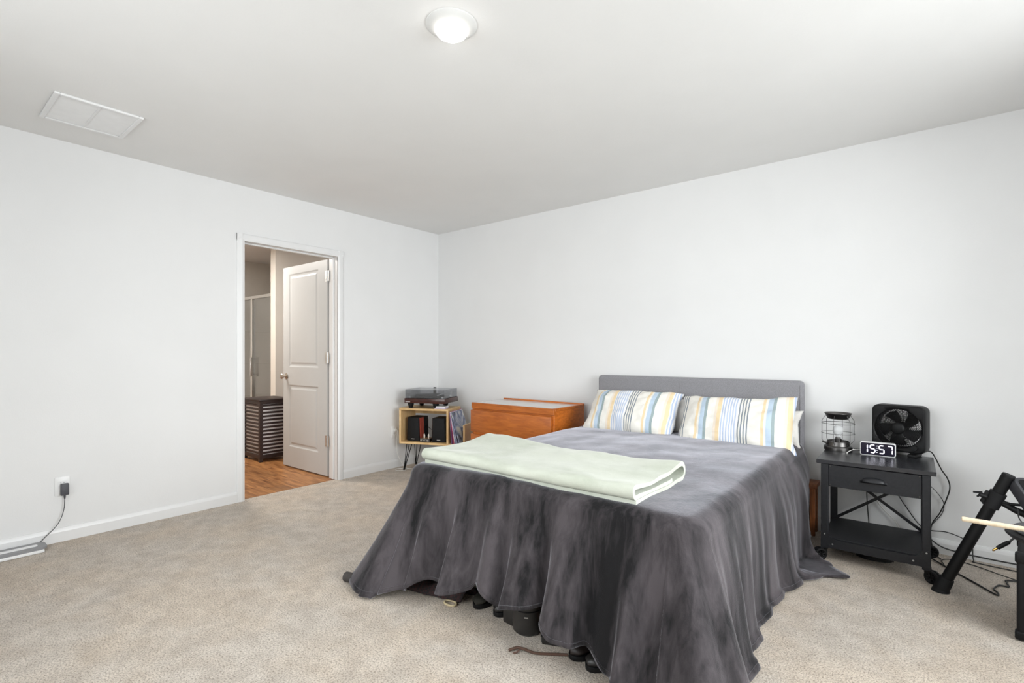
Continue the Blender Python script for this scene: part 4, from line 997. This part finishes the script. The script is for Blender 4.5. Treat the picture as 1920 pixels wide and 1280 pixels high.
# ------------------------------------------------------------------ things peeping out under the foot of the bed
def shoe(label, loc, rz, m, L=.27, hgt=.10, cat='shoe', group='shoes under the bed'):
    s = thing('shoe', label, cat, loc, rz, group)
    b = MB()
    def sec(u, v):      # u around, v along toe->heel
        x = L*v; a = 2*PI*u
        wid = .046*(.45+.55*math.sin(PI*min(1, (v*.9+.12)))**.6); hh = hgt*(.32+.68*ss(.1, .75, v))
        zz = .018+hh*(.5+.5*math.sin(a)); taper = 1-.35*(.5+.5*math.sin(a))
        e = .9 if 0 < v < 1 else .0
        end = min(1, ss(0, .08, v)+.12)*min(1, ss(1, .95, v)+.25)
        return (x, wid*math.cos(a)*taper*end, .018+(zz-.018)*(.55+.45*end))
    V = b.grid(sec, 20, 18, True)
    b.b.faces.new([r[0] for r in V]); b.b.faces.new([r[-1] for r in V][::-1])
    b.done('upper', m, s, smooth=60)
    so = MB(); pts = []
    for k in range(28):
        a = 2*PI*k/28; x = L/2-math.cos(a)*L/2*1.02; pts.append((x, .05*math.sin(a)*(1.05-.2*math.cos(a+PI))*.95))
    so.prism(pts, 0, .02, 'z', bev=.003); so.done('sole', M['black'], s)
    return s
dk1 = mat('dark_leather', rgb(34, 32, 31), .45, noise_scale=30, vary=.2)
dk2 = mat('olive_suede', rgb(46, 44, 38), .8, noise_scale=40, vary=.2)
dk3 = mat('brown_black_leather', rgb(38, 30, 28), .5, noise_scale=30, vary=.2)
shoe('dark shoe toe under the hem, right of the cream loop', (2.535, -2.13, 0), math.radians(98), dk2)
shoe('black shoe toe under the blanket fold, left of the black pouch', (2.645, -2.125, 0), math.radians(85), dk1)
shoe('dark brown shoe near the leather cord under the bed edge', (3.065, -2.18, 0), math.radians(70), dk3)
shoe('black laced shoe nearest the camera under the bed hem', (3.15, -2.20, 0), math.radians(75), dk1, .27, .09)
sl_ = shoe('black and red patterned slipper under the left hem', (2.045, -2.29, 0), math.radians(75), mat('patterned_knit', (.035, .03, .032), .8, noise_scale=55, vary=.9), .25, .06)
MB().tube([(.05, -.037, .03), (.055, -.03, .05), (.06, 0, .062), (.055, .03, .05), (.05, .037, .03)], .006, 8).done('red_band', mat('red_trim', rgb(120, 40, 40), .8, noise_scale=60, vary=.3), sl_)
# plaid cloth
def plaid_cloth():
    m = MB()
    def f(u, v):
        x = 2.08+.38*u; y = -2.235+.085*u-.012*math.sin(u*PI)+.18*v+.014*noise.noise((u*5, v*3, 1))
        z = .006+.055*math.sin(PI*min(1, v*1.5+.03))**.7+.015*noise.noise((u*7, v*4, 2))*min(1, v*5)
        return (x, y, max(.004, z))
    m.grid(f, 50, 16)
    mt = bpy.data.materials.new('plaid_flannel'); mt.use_nodes = True; nt = mt.node_tree; b = nt.nodes['Principled BSDF']
    tc = nt.nodes.new('ShaderNodeTexCoord'); cb = nt.nodes.new('ShaderNodeTexChecker'); cb.inputs['Scale'].default_value = 85
    cb.inputs['Color1'].default_value = (*rgb(28, 24, 26), 1); cb.inputs['Color2'].default_value = (*rgb(50, 30, 30), 1)
    nt.links.new(tc.outputs['Object'], cb.inputs['Vector']); nt.links.new(cb.outputs['Color'], b.inputs['Base Color']); b.inputs['Roughness'].default_value = .95
    o = m.done('plaid_shirt', mt, smooth=180); o.modifiers.new('t', 'SOLIDIFY').thickness = .006
    return tag(o, 'black and dark red plaid shirt bunched under the left hem', 'shirt')
plaid_cloth()
rl = MB().tube(spline([(1.835, -2.34, .026), (1.87, -2.33, .026), (1.93, -2.30, .024)]), [.020, .022]+[.024]*17+[.02, .016], 14)
tag(rl.done('rolled_cloth', mat('grey_cloth', rgb(64, 60, 58), .95, noise_scale=40, vary=.1)), 'grey rolled cloth end at the left corner of the blanket', 'cloth')
tag(MB().box(1.925, 1.985, -2.345, -2.28, .001, .012, .003, 1, mtx=None).done('white_packet', mat('white_film', rgb(190, 194, 206), .3, noise_scale=30, vary=.15)), 'small white plastic packet under the left corner of the blanket', 'packet')
cr = MB().tube([(2.415+.032*math.cos(2*PI*k/24), -2.172+.02*math.sin(2*PI*k/24), .007) for k in range(24)], .005, 8, closed=True)
tag(cr.done('cream_loop', mat('cream_rubber', rgb(190, 174, 140), .7, noise_scale=30, vary=.1)), 'cream rubber loop on the carpet beside the plaid shirt', 'loop')
bp_ = thing('black_pouch', 'round black leather pouch under the blanket with a tiny pale mark', 'pouch', (2.815, -2.113, 0), math.radians(30))
MB().lathe([(0, 0), (.056, .0), (.063, .008), (.066, .05), (.064, .115), (.058, .122), (.05, .124), (0, .124)], seg=36).done('body', dk1, bp_)
MB().lathe([(.0655, .098), (.0675, .101), (.0655, .104)], seg=36).done('band', M['black'], bp_)
MB().box(-.008, .008, -.0675, -.064, .078, .083, .0005, 1).done('mark', M['badge'] if 'badge' in M else M['steel'], bp_)
bk = thing('black_box', 'small black case beside the round pouch under the blanket', 'case', (2.725, -2.13, 0), math.radians(-5))
MB().box(-.028, .034, -.01, .07, 0, .10, .008, 2).done('body', dk1, bk); MB().box(-.029, .035, -.011, .071, .07, .074, .001, 1).done('lid_seam', M['black'], bk)
ob = MB().tube(spline([(2.905, -2.12, .008), (2.903, -2.115, .05), (2.90, -2.11, .11)]), .007, 8)
tag(ob.done('tan_strap', mat('tan_leather', rgb(150, 100, 56), .6, noise_scale=40, vary=.15)), 'tan leather strap hanging behind the black pouch', 'strap')
bc = thing('black_case', 'flat black case lying under the blanket, right of the tan strap', 'case', (2.945, -2.15, 0), math.radians(25))
MB().box(-.03, .09, -.012, .09, 0, .055, .01, 2).done('body', dk1, bc); MB().box(-.031, .091, -.013, .091, .034, .038, .001, 1).done('lid_seam', M['black'], bc)
sp_ = [(2.850, -2.285, .004), (2.872, -2.262, .012), (2.90, -2.255, .014), (2.94, -2.24, .007), (2.98, -2.215, .006), (3.02, -2.19, .008), (3.05, -2.175, .010)]
stp = MB().tube(spline(sp_, 6), .005, 8); stp.tube([(2.888, -2.262, .012), (2.885, -2.277, .006), (2.875, -2.288, .004)], .0035, 6)
tag(stp.done('leather_cord', mat('brown_cord', rgb(78, 54, 42), .6, noise_scale=40, vary=.2)), 'brown twisted leather cord lying on the carpet by the bed', 'cord')
